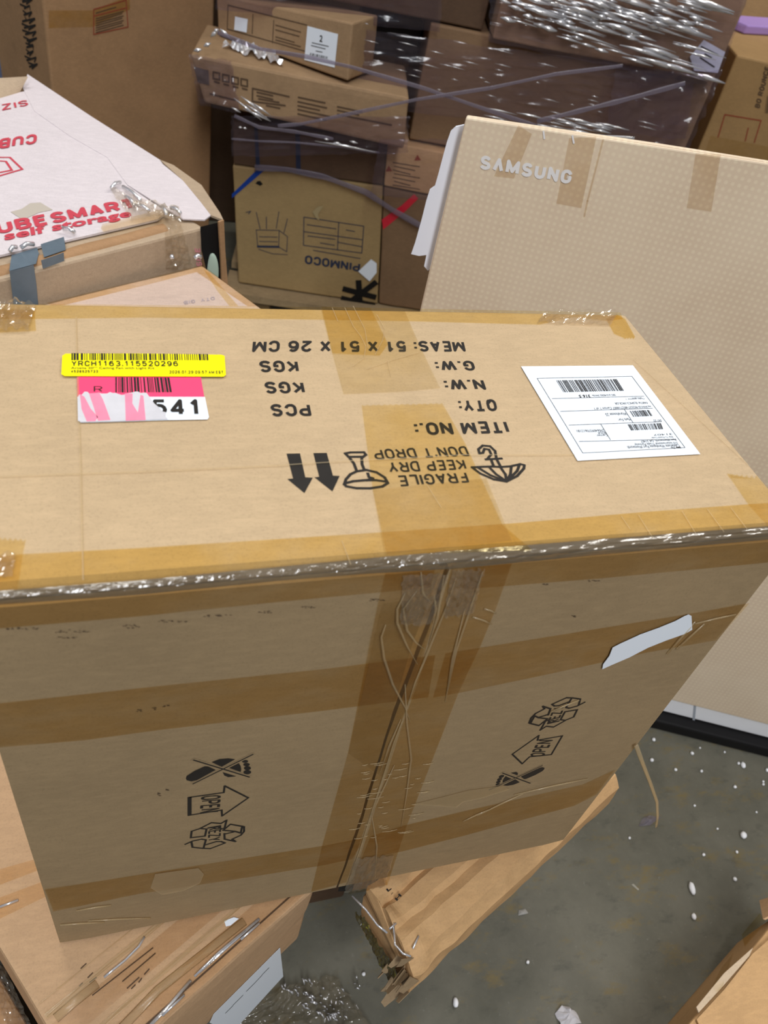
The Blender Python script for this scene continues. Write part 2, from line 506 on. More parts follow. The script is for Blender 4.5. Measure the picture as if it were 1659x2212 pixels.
def grid_surface(fn, nu, nv):
    vs = [fn(i / nu, j / nv) for j in range(nv + 1) for i in range(nu + 1)]
    fs = [(j * (nu + 1) + i, j * (nu + 1) + i + 1, (j + 1) * (nu + 1) + i + 1, (j + 1) * (nu + 1) + i) for j in range(nv) for i in range(nu)]
    return vs, fs


def crumpled(pl, q, nu, nv, amp, fu, fv, off=0.001, seed=0, ragged=0.0):
    """crinkled film on a plane; q = pixel corners BL, BR, TR, TL"""
    n = V(pl.n.tolist())

    def fn(u, v):
        a = lerp(q[0], q[1], u); b = lerp(q[3], q[2], u); x, y = lerp(a, b, v)
        if ragged:
            x += ragged * noise.noise(V((u * 9, v * 9, seed + 5))) * (1 if u in (0, 1) else 0.4)
            y += ragged * noise.noise(V((u * 9, v * 9, seed + 9))) * (1 if v in (0, 1) else 0.4)
        h = abs(noise.noise(V((u * fu, v * fv, seed)))) + 0.5 * abs(noise.noise(V((u * fu * 2.3, v * fv * 2.3, seed + 3))))
        return pl.at(x, y, off) + n * amp * h * 1.6
    vs, fs = grid_surface(fn, nu, nv)
    a = (vs[nu] - vs[0]).cross(vs[-1] - vs[0])
    return (vs, fs) if a.dot(n) > 0 else (vs, [f[::-1] for f in fs])


def tube(P, r, sides=5, flat_n=None, flatten=1.0):
    """swept tube along 3-D points; optionally flattened along flat_n"""
    P = [V(p) for p in P]; vs, fs = [], []
    n = len(P)
    for i, p in enumerate(P):
        d = (P[min(i + 1, n - 1)] - P[max(i - 1, 0)]).normalized()
        up = V(flat_n) if flat_n is not None else (V((0, 0, 1)) if abs(d.z) < 0.9 else V((1, 0, 0)))
        s = d.cross(up).normalized(); t = s.cross(d).normalized()
        rr = r(i / (n - 1)) if callable(r) else r
        for k in range(sides):
            a = 2 * math.pi * k / sides
            vs.append(p + s * math.cos(a) * rr + t * math.sin(a) * rr * flatten)
    for i in range(n - 1):
        for k in range(sides):
            a, b = i * sides + k, i * sides + (k + 1) % sides
            fs.append((a, a + sides, b + sides, b))
    fs.append(tuple(range(sides))); fs.append(tuple((n - 1) * sides + k for k in reversed(range(sides))))
    return vs, fs


def z(c, x0, y0, s): return [(x0 + a / s, y0 + b / s) for a, b in c]


def base_of(quad, depth):
    c = sum((V(p) for p in quad), V()) / 4 + V(depth) / 2
    c.z = min(min(V(p).z, (V(p) + V(depth)).z) for p in quad)
    return c


# ------------------------------------------------------------------ the setting
fl = link_mesh('floor', [(-4, -4, -0.02), (5, -4, -0.02), (5, 6, -0.02), (-4, 6, -0.02), (-4, -4, 0), (5, -4, 0), (5, 6, 0), (-4, 6, 0)],
               [(4, 5, 6, 7), (0, 3, 2, 1), (0, 1, 5, 4), (1, 2, 6, 5), (2, 3, 7, 6), (3, 0, 4, 7)], M['floor'])
fl['kind'] = 'structure'; fl['label'] = 'grey stained concrete warehouse floor'
wb = link_mesh('wall_back', [(-4, 6, 0), (5, 6, 0), (5, 6.1, 0), (-4, 6.1, 0), (-4, 6, 5.6), (5, 6, 5.6), (5, 6.1, 5.6), (-4, 6.1, 5.6)],
               [(4, 5, 6, 7), (0, 3, 2, 1), (0, 1, 5, 4), (1, 2, 6, 5), (2, 3, 7, 6), (3, 0, 4, 7)], flat('wall_paint', (120, 124, 136), 0.8, var=0.2))
WP = wb.data.materials[0]


def wall(name, label, x0, x1, y0, y1):  # unseen side and front walls, added to block low ambient light
    o = link_mesh(name, [(x0, y0, 0), (x1, y0, 0), (x1, y1, 0), (x0, y1, 0), (x0, y0, 5.6), (x1, y0, 5.6), (x1, y1, 5.6), (x0, y1, 5.6)],
                  [(4, 5, 6, 7), (0, 3, 2, 1), (0, 1, 5, 4), (1, 2, 6, 5), (2, 3, 7, 6), (3, 0, 4, 7)], WP)
    o['kind'] = 'structure'; o['label'] = label


wall('shade_wall_left', 'unseen grey wall on the left, added to cut low ambient light', -4.1, -4, -4, 6)
wall('shade_wall_right', 'unseen grey wall on the right, added to cut low ambient light', 5, 5.1, -4, 6)
wall('shade_wall_front', 'unseen grey wall behind the photographer, added to cut low ambient light', -4, 5, -4.1, -4)
wb['kind'] = 'structure'; wb['label'] = 'plain grey warehouse wall far behind the cartons'

# ------------------------------------------------------------------ 1. the big carton in front
W, D, H, Z0 = 0.51, 0.2652, 0.48834, 0.45
TOPZ = Z0 + H
T = zplane(TOPZ)
F = Plane((0, 0, 0), (0, -1, 0))
big = Thing('large_carton', 'large taped brown carton in front with upside-down black printing, yellow and pink stickers on top', 'box', (0, D / 2, Z0))

# body: hollow-looking block behind the two flaps, chamfered along the near top edge
CH = 0.0075


def big_body():
    bm = bmesh.new()
    y0 = 0.005
    prof = [(y0, Z0 + 0.001), (D, Z0 + 0.001), (D, TOPZ), (CH + 0.002, TOPZ), (y0, TOPZ - CH)]
    L = [bm.verts.new((-W / 2, a, b)) for a, b in prof]; R_ = [bm.verts.new((W / 2, a, b)) for a, b in prof]
    bm.faces.new(L[::-1]); bm.faces.new(R_)
    n = len(prof)
    for i in range(n): bm.faces.new([L[i], L[(i + 1) % n], R_[(i + 1) % n], R_[i]])
    bmesh.ops.recalc_face_normals(bm, faces=bm.faces)
    es = [e for e in bm.edges if e.calc_face_angle(0) > 1.2 and not (abs(e.verts[0].co.y - y0) < 1e-5 and abs(e.verts[1].co.y - y0) < 1e-5)]
    bmesh.ops.bevel(bm, geom=es, offset=0.004, segments=3, profile=0.5, affect='EDGES')
    vs = [v.co.copy() for v in bm.verts]; bm.verts.index_update()
    fs = [tuple(v.index for v in f.verts) for f in bm.faces]; bm.free()
    return vs, fs


body = big.part('carton_body', big_body(), M['kraft_main'])


def flap(side):
    # seam wanders a little; wider open near the top as in the photograph
    nz = 40
    zs = [Z0 + 0.0015 + (TOPZ - CH - 0.0025 - Z0) * i / nz for i in range(nz + 1)]

    def seam_x(t):
        gap = 0.0010 + 0.0020 * math.exp(-((t - 0.93) / 0.12) ** 2) + 0.0014 * math.exp(-((t - 0.78) / 0.10) ** 2) + 0.0007 * math.exp(-((t - 0.30) / 0.15) ** 2)
        wob = 0.0016 * math.sin(t * 5.5 + 0.7) + 0.0007 * noise.noise(V((t * 14, 2, 0)))
        return 0.0 + wob + side * gap

    vs, fs = [], []
    nx = 16
    for k, yy in enumerate((0.0, 0.0048)):
        for j, zz in enumerate(zs):
            t = j / nz
            xs = seam_x(t); xe = side * (W / 2 - 0.0012)
            for i in range(nx + 1):
                s = (i / nx) ** 1.6
                x = xs + (xe - xs) * s
                y = yy
                if k == 0 and side < 0:
                    y += 0.0035 * math.exp(-(((x + 0.018) / 0.016) ** 2 + ((t - 0.86) / 0.06) ** 2)) * 0.9
                if k == 0 and i == nx: y += 0.0012
                vs.append((x, y, zz))
    st = (nz + 1) * (nx + 1)
    for k in (0, 1):
        for j in range(nz):
            for i in range(nx):
                a = k * st + j * (nx + 1) + i
                f = (a, a + 1, a + nx + 2, a + nx + 1)
                fs.append(f if (k == 0) == (side > 0) else f[::-1])
    for j in range(nz):
        for i in (0, nx):
            a = j * (nx + 1) + i
            fs.append((a, a + nx + 1, a + nx + 1 + st, a + st))
    for i in range(nx):
        for j in (0, nz):
            a = j * (nx + 1) + i
            fs.append((a, a + 1, a + 1 + st, a + st))
    return vs, fs


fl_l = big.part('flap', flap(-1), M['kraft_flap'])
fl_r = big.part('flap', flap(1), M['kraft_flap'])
big.part('seam_shadow_liner', slab(F.shift(-0.0052), [(962, 1232), (985, 1232), (760, 1925), (730, 1925)], 0.0002, 0.0), M['black'])

# ---- print on the top
ink = []


def tp(s, bl, br, tl, bold=0.03): ink.append(block(T, s, bl, br, tl, 0.0003, 0.2 if bold > 0.04 else 0.16))


tp('MEAS: 51 X 51 X 26 CM', (1001, 737.5), (546.6, 736.6), (1006.5, 760), 0.045)
tp('G.W:', (1021, 780), (938, 780.5), (1028, 801), 0.045)
tp('N.W:', (1043, 820), (957, 821), (1051, 842.6), 0.045)
tp('QTY:', (1069, 863), (988.5, 864), (1075.5, 888.5), 0.045)
tp('ITEM NO.:', (1092, 909.5), (892.7, 914.3), (1101.5, 935.6), 0.045)
tp('KGS', (641.9, 779.6), (559, 780), (646.3, 804.2), 0.045)
tp('KGS', (654, 825), (570, 825.6), (659.5, 850), 0.045)
tp('PCS', (668, 872.6), (583, 874), (673.6, 899), 0.045)
big.part('printed_text', join(*ink), M['ink'])
ink = []
tp("DON'T DROP", (1005.6, 964.5), (804, 971.5), (1015, 985.5), 0.03)
tp('KEEP DRY', (1001, 992.7), (836.7, 999), (1008.5, 1014.4), 0.03)
tp('FRAGILE', (1005.6, 1020), (859.5, 1028), (1014, 1042.6), 0.03)
big.part('printed_text', join(*ink), M['ink'])
Z7 = lambda c: z(c, 560, 660, 2.765)
for a in ([(163, 887), (243, 885), (275, 1028), (320, 1030), (270, 1122), (168, 1038), (202, 1035)], [(323, 883), (403, 882), (440, 1018), (480, 1020), (437, 1112), (330, 1028), (358, 1025)]):
    big.part('printed_arrow', poly(T, Z7(a), 0.0003), M['ink'])
gl = [Z7([(513, 885), (545, 879), (625, 878), (637, 893), (612, 912), (614, 950), (628, 985)]),
      Z7([(513, 885), (540, 912), (565, 945), (582, 990)]), Z7([(535, 906), (612, 905)]),
      Z7([(508, 1070), (518, 1040), (545, 1010), (582, 992), (640, 984), (700, 998), (748, 1028), (768, 1062), (735, 1083), (660, 1094), (580, 1093), (520, 1082), (508, 1070)]),
      Z7([(520, 1062), (560, 1052), (640, 1045), (700, 1045), (755, 1053)]), Z7([(648, 1004), (655, 1026), (680, 1034), (640, 1046)])]
big.part('printed_glass_symbol', strokes(T, gl, 0.0019, 0.0003), M['ink'])
um = [Z7([(1270, 968), (1330, 965), (1390, 963), (1440, 966), (1500, 962), (1560, 949), (1583, 955), (1580, 975), (1540, 1020), (1475, 1053), (1400, 1040), (1320, 1005), (1270, 968)]),
      Z7([(1302, 967), (1380, 1015), (1475, 1053)]), Z7([(1372, 966), (1415, 1010), (1475, 1050)]), Z7([(1440, 968), (1470, 1010), (1477, 1050)]),
      Z7([(1505, 963), (1500, 1010), (1478, 1050)]), Z7([(1555, 950), (1540, 990), (1480, 1050)]),
      Z7([(1400, 962), (1385, 925)]), Z7([(1440, 962), (1420, 925)]), Z7([(1352, 921), (1448, 915)]),
      Z7([(1365, 915), (1385, 890), (1372, 862), (1345, 857), (1335, 882), (1315, 885), (1309, 860), (1335, 838), (1378, 842), (1408, 870), (1416, 915)])]
big.part('printed_umbrella_symbol', strokes(T, um, 0.0019, 0.0003), M['ink'])

# ---- print on the front flaps
L4 = lambda c: [(300 + a / 4.1475, 1560 + b / 4.1475) for a, b in c]


def ellipse(cx, cy, rx, ry, n=14): return [(cx + rx * math.cos(2 * math.pi * i / n), cy + ry * math.sin(2 * math.pi * i / n)) for i in range(n)]


def affine(src, dst):
    A = np.array([[s[0], s[1], 1] for s in src]); B = np.array(dst, float)
    X = np.linalg.solve(A, B)
    return lambda c: [tuple((np.array([a, b, 1]) @ X).tolist()) for a, b in c]


Z3 = lambda c: [(1000 + a / 2.517, 1260 + b / 2.517) for a, b in c]
foot_t = affine([(490, 335), (990, 488), (485, 548)], Z3([(365, 1085), (215, 1030), (430, 990)]))
rec_t = affine([(415, 1092), (785, 875), (945, 960)], Z3([(662, 645), (420, 797), (365, 740)]))
foot_fills = [[(420, 500), (428, 478), (500, 432), (590, 392), (620, 393), (688, 425), (520, 516), (470, 528), (428, 518)],
              [(650, 355), (720, 328), (800, 321), (862, 330), (742, 397)],
              [(808, 407), (895, 364), (912, 390), (917, 420), (912, 444)],
              [(750, 445), (872, 482), (800, 490), (765, 475)],
              ellipse(950, 348, 29, 13), ellipse(964, 377, 30, 15), ellipse(972, 409, 32, 18), ellipse(971, 445, 35, 19)]
foot_lines = [[(490, 335), (990, 488)], [(485, 548), (1020, 285)]]
rec_lines = [[(465, 1033), (472, 975), (550, 950), (606, 955), (592, 1018), (465, 1033)], [(550, 948), (650, 898), (735, 905), (785, 875), (768, 945), (740, 955), (715, 935), (620, 945)],
             [(755, 965), (820, 912), (925, 930), (912, 990), (860, 975), (755, 965)], [(765, 1000), (860, 978)], [(765, 995), (768, 1045), (800, 1052), (865, 1066), (835, 1045), (912, 1010), (942, 975), (942, 935), (925, 930)],
             [(415, 1092), (480, 1063), (560, 1046), (600, 1052), (580, 1122)], [(470, 1070), (480, 1118), (575, 1128), (640, 1130), (772, 1080), (735, 1066), (690, 1068), (602, 1095)]]
for tr, nm in ((L4, 'l'), (foot_t, 'r')):
    big.part('printed_foot_symbol', join(*[poly(F, tr(c), 0.0003) for c in foot_fills]), M['ink'])
    big.part('printed_symbol_gap', strokes(F, [tr(c) for c in foot_lines], 0.0036, 0.00034), M['kraft_flap'])
    big.part('printed_cross_lines', strokes(F, [tr(c) for c in foot_lines], 0.0014, 0.00038), M['ink'])
arr_l = L4([(445, 672), (760, 628), (768, 568), (980, 675), (745, 838), (741, 785), (445, 832)])
arr_r = Z3([(268, 928), (412, 826), (405, 852), (540, 828), (480, 930), (362, 942), (322, 980)])
big.part('printed_open_arrow', join(strokes(F, [arr_l], 0.0016, 0.0003, True), strokes(F, [L4([(455, 675), (455, 830)])], 0.0028, 0.0003),
         block(F, 'OPEN', L4([(555, 663)])[0], L4([(545, 812)])[0], L4([(737, 648)])[0], 0.0003, 0.15)), M['ink'])
big.part('printed_open_arrow', join(strokes(F, [arr_r], 0.0016, 0.0003, True),
         block(F, 'OPEN', Z3([(440, 938)])[0], Z3([(490, 850)])[0], Z3([(362, 940)])[0], 0.0003, 0.15)), M['ink'])
big.part('printed_recycle_symbol', join(strokes(F, [L4(c) for c in rec_lines], 0.0017, 0.0003), block(F, 'REZY', L4([(622, 940)])[0], L4([(618, 1068)])[0], L4([(738, 920)])[0], 0.0003, 0.15)), M['ink'])
big.part('printed_recycle_symbol', join(strokes(F, [rec_t(c) for c in rec_lines], 0.0017, 0.0003), block(F, 'REZY', rec_t([(622, 940)])[0], rec_t([(618, 1068)])[0], rec_t([(738, 920)])[0], 0.0003, 0.15)), M['ink'])

# ---- clear tape, layer over layer
def jag(p, q_, n, amp, seed):
    r = random.Random(seed); out = []
    for i in range(n * 2 + 1):
        x, y = lerp(p, q_, i / (2 * n)); out.append((x, y + (amp if i % 2 else 0) * (0.7 + 0.5 * r.random())))
    return out


TL = 'clear yellowish packing tape'
big.part('packing_tape', poly(T, [(-60, 652), (0, 657), (500, 662), (900, 668), (1340, 676), (1345, 690), (1310, 694), (1240, 686), (1165, 702), (900, 695), (600, 690), (300, 687), (60, 690), (-60, 690)], 0.0005), M['tape'])
big.part('packing_tape', poly(T, [(692, 664), (872, 668), (905, 745), (951, 840), (860, 848), (742, 853), (712, 745)], 0.0007), M['tape_clear'])
big.part('packing_tape', poly(T, [(694, 664), (800, 667), (838, 745), (820, 770), (718, 765)], 0.0009), M['tape'])
big.part('packing_tape', poly(T, jag((781, 876), (955, 872), 14, 2.5, 3) + [(1005, 960), (1085, 1135), (1150, 1190), (835, 1200), (805, 1060)], 0.0007), M['tape'])
big.part('packing_tape', poly(T, [(805, 1060), (1050, 1035), (1105, 1170), (830, 1200)], 0.0009), M['tape_clear'])
big.part('packing_tape', poly(T, [(-100, 1210), (52, 1198), (300, 1185), (700, 1159), (835, 1150), (1100, 1132), (1400, 1106), (1617, 1090), (1700, 1085), (1733, 1146), (1659, 1140), (1300, 1168), (972, 1193), (600, 1228), (300, 1255), (0, 1278), (-110, 1287)], 0.0005), M['tape_deep'])
big.part('packing_tape', poly(T, [(-110, 1160)] + jag((0, 1162), (56, 1166), 5, 6, 5) + [(50, 1198), (38, 1275), (-110, 1286)], 0.0007), M['tape'])
big.part('packing_tape', poly(T, jag((1570, 1024), (1634, 1028), 6, 7, 6) + [(1700, 1100), (1734, 1148), (1659, 1138), (1617, 1092)], 0.0007), M['tape'])
big.part('packing_tape', poly(T, [(1309, 690), (1332, 680), (1350, 690), (1372, 730)] + jag((1371, 729), (1347, 731), 4, 4, 8) + [(1326, 722)], 0.0007), M['tape_deep'])
big.part('packing_tape', poly(T, [(-60, 665), (75, 672), (78, 716), (0, 720), (-60, 722)], 0.0007), M['tape'])
# front
FT = 'clear packing tape over the front'
big.part('packing_tape', poly(F, [(-114, 1308), (0, 1303), (300, 1282), (600, 1252), (940, 1226), (930, 1268), (600, 1299), (300, 1330), (0, 1356), (-108, 1364)], 0.0005), M['tape_brown'])
big.part('packing_tape', poly(F, [(1000, 1226), (1300, 1194), (1710, 1158), (1680, 1200), (1659, 1214), (1300, 1248), (1000, 1272)], 0.0005), M['tape_brown'])
big.part('packing_tape', poly(F, [(-40, 1524), (0, 1518), (350, 1480), (700, 1444), (940, 1414), (925, 1505), (700, 1534), (350, 1575), (180, 1598), (0, 1613), (-10, 1613)], 0.0005), M['tape_brown'])
big.part('packing_tape', poly(F, [(962, 1410), (1200, 1372), (1477, 1327), (1618, 1302), (1548, 1382), (1400, 1408), (1200, 1452), (1000, 1494), (935, 1506)], 0.0005), M['tape_brown'])
big.part('packing_tape', poly(F, [(96, 1921), (280, 1892), (500, 1857), (700, 1826), (790, 1808), (760, 1855), (700, 1868), (500, 1900), (300, 1930), (115, 1968)], 0.0005), M['tape_brown'])
big.part('packing_tape', poly(F, [(800, 1806), (870, 1783), (1000, 1752), (1258, 1694), (1330, 1662), (1290, 1715), (1240, 1740), (1000, 1805), (870, 1838), (780, 1856)], 0.0005), M['tape_brown'])
big.part('packing_tape', poly(F, [(832, 1236), (969, 1226), (905, 1450), (862, 1570), (748, 1905), (672, 1925), (695, 1828), (752, 1623), (817, 1297)], 0.0008), M['tape_brown'])
big.part('packing_tape', poly(F, [(974, 1226), (1105, 1215), (1072, 1310), (1037, 1395), (992, 1490), (878, 1783), (835, 1915), (752, 1930), (866, 1572), (910, 1450)], 0.0008), M['tape_brown'])
big.part('packing_tape', poly(F, [(826, 1300), (945, 1290), (900, 1450), (868, 1560), (830, 1680), (752, 1625), (790, 1460)], 0.0010), M['tape_clear'])

# crease lines and glints of the tape
cr = [[(165, 688), (168, 800), (175, 1000), (180, 1255)], [(-5, 1032), (300, 1022), (600, 1008), (760, 998), (1000, 985), (1240, 985)]]
for c in cr: big.part('tape_crease', strokes(T, [c], 0.0009, 0.0011), M['tape_crease'])
cr = [z(c, 560, 660, 2.765) for c in ([(435, 20), (468, 100)], [(510, 20), (560, 130), (605, 190), (635, 250), (625, 320), (560, 368)], [(560, 10), (630, 150), (648, 260)], [(700, 60), (750, 150), (735, 215), (690, 300)], [(640, 385), (800, 330), (955, 285)], [(765, 340), (785, 430)], [(1085, 1215), (1000, 1080)])]
cr += [z(c, 1100, 760, 2.968) for c in ([(715, 1062), (770, 1142)], [(825, 1055), (915, 1198)], [(1105, 1030), (1190, 1170)], [(1265, 1015), (1375, 1165)], [(1415, 1005), (1525, 1150)], [(795, 55), (1530, 730)])]
cr += [[(738, 1172), (757, 1222)]]
for c in cr: big.part('tape_crease', strokes(T, [c], 0.0006, 0.0011), M['tape_crease'])
B1 = lambda c: [(650 + a / 2.634, 1160 + b / 2.634) for a, b in c]
cr = [B1(c) for c in ([(480, 490), (455, 560), (470, 680), (520, 830), (590, 960), (620, 1045)], [(590, 310), (545, 400), (545, 480), (600, 610), (660, 715)],
      [(655, 300), (580, 400), (600, 520), (650, 590), (700, 630)], [(680, 190), (690, 310), (750, 380)], [(755, 320), (765, 400), (750, 480)],
      [(590, 830), (600, 1050), (625, 1250), (600, 1450), (570, 1640)], [(1030, 190), (960, 400), (880, 640), (830, 880)], [(930, 400), (860, 680), (820, 930)],
      [(400, 1570), (430, 1750), (420, 1960)], [(530, 1290), (440, 1480), (390, 1600)], [(565, 1030), (500, 1180), (450, 1330)])]
cr += [[(984, 1245), (962, 1310), (935, 1375), (915, 1425), (896, 1470), (880, 1520)], [(868, 1555), (850, 1600), (826, 1680), (800, 1760), (775, 1840), (752, 1900)], [(958, 1240), (944, 1330), (925, 1390)]]
for c in cr:
    big.part('tape_crease', tube([F.at(x, y, 0.0012) for x, y in c], lambda t: 0.0007 * (0.4 + math.sin(math.pi * min(1, max(0, t)))), 5), M['tape_crease'], smooth=True)
# glints of scuffed tape: short raised wrinkles
r = random.Random(4)
ms = []
for _ in range(46):
    t = r.random(); x = 735 + 150 * r.random() + (1 - t) * 40; y = 1640 + 170 * t
    ln = 8 + 28 * r.random()
    ms.append(tube([F.at(x, y, 0.0011), F.at(x + ln * 0.5, y - ln * 0.07, 0.0016), F.at(x + ln, y - ln * 0.16, 0.0011)], 0.0004, 4))
for a, b in (((165, 1965), (240, 1953)), ((130, 1996), (225, 1990)), ((190, 1987), (325, 1981)), ((1190, 1535), (1250, 1510)), ((1030, 1760), (1130, 1712)), ((1110, 1715), (1270, 1680)), ((1060, 1745), (1000, 1772)), ((1440, 1410), (1500, 1340)), ((1460, 1400), (1520, 1345)), ((1500, 1345), (1588, 1325)), ((1020, 1330), (1060, 1345)), ((1045, 1312), (1070, 1322))):
    m_ = ((a[0] + b[0]) / 2, (a[1] + b[1]) / 2 - 3)
    ms.append(tube([F.at(*a, 0.0010), F.at(*m_, 0.0018), F.at(*b, 0.0010)], 0.0007, 5))
big.part('tape_wrinkle', join(*ms), M['tape_crease'], smooth=True, stuff=True)
# crinkled film bunched over the top of the seam
big.part('crinkled_film', crumpled(F, [(862, 1345), (930, 1345), (968, 1232), (868, 1240)], 22, 22, 0.0022, 5, 4, 0.0010, 2, 6), M['crumple'])
big.part('crinkled_film', crumpled(F, [(955, 1330), (1020, 1320), (1045, 1222), (975, 1228)], 20, 20, 0.0025, 5, 5, 0.0010, 7, 6), M['crumple'])
big.part('crinkled_film', crumpled(F, [(742, 1925), (830, 1912), (850, 1845), (768, 1850)], 18, 14, 0.0018, 4, 4, 0.0009, 11, 4), M['crumple'])
big.part('crinkled_film', crumpled(T, [(-60, 722), (62, 720), (78, 664), (-60, 655)], 26, 14, 0.005, 5, 4, 0.0008, 15, 3), M['crumple'], label='crinkled clear tape at the far left corner')
big.part('crinkled_film', crumpled(T, [(1160, 700), (1318, 706), (1335, 676), (1180, 672)], 26, 8, 0.003, 6, 2, 0.0010, 17, 2), M['crumple'])
big.part('crinkled_film', crumpled(T, [(-100, 1260), (28, 1250), (36, 1200), (-100, 1215)], 20, 10, 0.003, 4, 3, 0.0010, 19, 3), M['crumple'])
# grey crinkled tape along the near top edge
top_line = [(-112, 1287), (0, 1278), (300, 1255), (600, 1226), (800, 1207), (972, 1192), (1300, 1166), (1659, 1138), (1734, 1131)]
bot_line = [(-114, 1312), (0, 1304), (300, 1283), (600, 1253), (800, 1237), (972, 1228), (1300, 1196), (1659, 1164), (1716, 1158)]


def along(line, t):
    k = t * (len(line) - 1); i = min(int(k), len(line) - 2); return lerp(line[i], line[i + 1], k - i)


def edge_fn(u, v):
    a = T.at(*along(top_line, u), 0.0006); b = F.at(*along(bot_line, u), 0.0006)
    p = a.lerp(b, v)
    bow = V((0, -0.7, 0.7)) * (0.0022 * math.sin(math.pi * v))
    n_ = (abs(noise.noise(V((u * 22, v * 3, 1)))) + 0.25 * abs(noise.noise(V((u * 90, v * 4, 6))))) * 0.0026 * math.sin(math.pi * min(1, max(0, 0.08 + 0.84 * v)))
    return p + bow + V((0, -0.6, 0.8)) * n_


big.part('edge_tape', grid_surface(lambda u, v: edge_fn(u, 1 - v), 420, 8), M['edge_tape'], label='grey glinting crinkled tape along the near top edge', smooth=False)
# dark rub marks under that edge
r = random.Random(8); ms = []
for x0, y0, w_, h_ in ((10, 1356, 75, 5), (120, 1362, 75, 6), (125, 1376, 40, 3), (262, 1352, 40, 8), (340, 1341, 35, 5), (384, 1342, 18, 3), (440, 1329, 60, 4), (555, 1321, 30, 4), (650, 1311, 30, 4), (800, 1295, 40, 4), (295, 1534, 10, 5), (325, 1530, 12, 6), (352, 1524, 12, 4), (1172, 1262, 12, 3), (1270, 1254, 24, 3), (1235, 1330, 8, 5), (340, 1715, 6, 6), (360, 1706, 6, 3)):
    for k in range(int(5 + w_ / 5)):
        cx_, cy_ = x0 + r.random() * w_, y0 + (r.random() - 0.5) * h_
        ms.append(poly(F, [(cx_ + a * (1.4 + 3 * r.random()), cy_ + b * (0.4 + 0.6 * r.random())) for a, b in ((-1, 0), (-0.3, -1), (0.7, -0.6), (1.2, 0.2), (0.2, 0.8))], 0.00035 + 0.00001 * k))
big.part('rub_mark', join(*ms), flat('rub_dark', (86, 70, 54), 0.85), label='dark scuff dots on the front', stuff=True)

# ---- stickers
yel = [(142, 768.5), (300, 768), (478, 770.5), (485, 773), (488, 814), (483, 818), (300, 817.5), (140, 817), (133, 813), (135, 773)]
st = big.part('yellow_sticker', slab(T, yel, 0.0001, 0.0016), M['yellow_paper'], label='long yellow barcode sticker')
o_ = 0.0019
C5 = lambda a, b: (100 + a / 2.676, 700 + b / 2.676)
big.part('sticker_print', join(bars(T, [C5(147, 222), C5(945, 222), C5(942, 186), C5(147, 182)], 62, 5, o_),
         block(T, 'YRCH1163.115520296', C5(148, 257), C5(763, 257), C5(148, 227), o_, 0.15, 0.22),
         text(T, 'Artelia 20"" Ceiling Fan with Light Kit', C5(145, 277), C5(626, 277), C5(145, 261), o_, 0.0),
         block(T, '4528525733', C5(145, 295), C5(300, 295), C5(145, 281), o_, 0.16, 0.25),
         block(T, '2026.01.29 09:57 AM EST', C5(712, 299), C5(1022, 300), C5(712, 283), o_, 0.14, 0.25)), M['ink'], parent=st)
pk = big.part('pink_sticker', slab(T, [C5(178, 310), C5(893, 312), C5(913, 428), C5(182, 428)], 0.0001, 0.0009), M['pink_paper'], label='half torn pink and white number sticker')
big.part('sticker_print', join(bars(T, [C5(400, 404), C5(735, 402), C5(720, 318), C5(400, 316)], 22, 9, 0.0012), block(T, 'R', C5(275, 400), C5(325, 400), C5(275, 368), 0.0012, 0.1)), M['ink'], parent=pk)
big.part('white_sticker_half', slab(T, [C5(181, 428), C5(917, 428), C5(940, 545), C5(932, 558), C5(700, 562), C5(400, 572), C5(200, 577), C5(184, 566)], 0.0001, 0.0009), M['white_paper'], parent=pk)
big.part('sticker_number', block(T, '541', C5(615, 539), C5(880, 537), C5(612, 444), 0.0012, 0.19), M['ink'], parent=pk)
r = random.Random(2)
top_torn = [C5(190 + 390 * i / 24, 412 + r.uniform(-12, 8)) for i in range(25)]
right_torn = [C5(a, b) for a, b in ((600, 435), (625, 470), (650, 490), (672, 515), (692, 520), (690, 545), (704, 560))]
big.part('torn_paper', poly(T, top_torn + right_torn + [C5(400, 572), C5(200, 577), C5(184, 566), C5(182, 440)], 0.0014), M['torn_paper'], parent=pk)
stk = [[(195, 415), (222, 432), (258, 500), (300, 548), (285, 572), (235, 574), (205, 500)], [(248, 412), (308, 408), (330, 450), (372, 565), (300, 570), (268, 470)], [(455, 412), (500, 412), (498, 470), (530, 522), (545, 420), (562, 425), (575, 566), (460, 570)]]
big.part('pink_streak', join(*[poly(T, [C5(*p) for p in s], 0.0015) for s in stk]), M['pink_soft'], parent=pk)
C6 = lambda a, b: (1100 + a / 2.968, 760 + b / 2.968)
sh = big.part('shipping_label', slab(T, [C6(73, 100), C6(790, 93), C6(1222, 662), C6(435, 705)], 0.0001, 0.0009), M['white_paper'], label='white shipping label with bar codes')


def t6(s, rb, lb, rt, bold=0.0): return text(T, s, C6(*rb), C6(*lb), C6(*rt), 0.0012, bold)


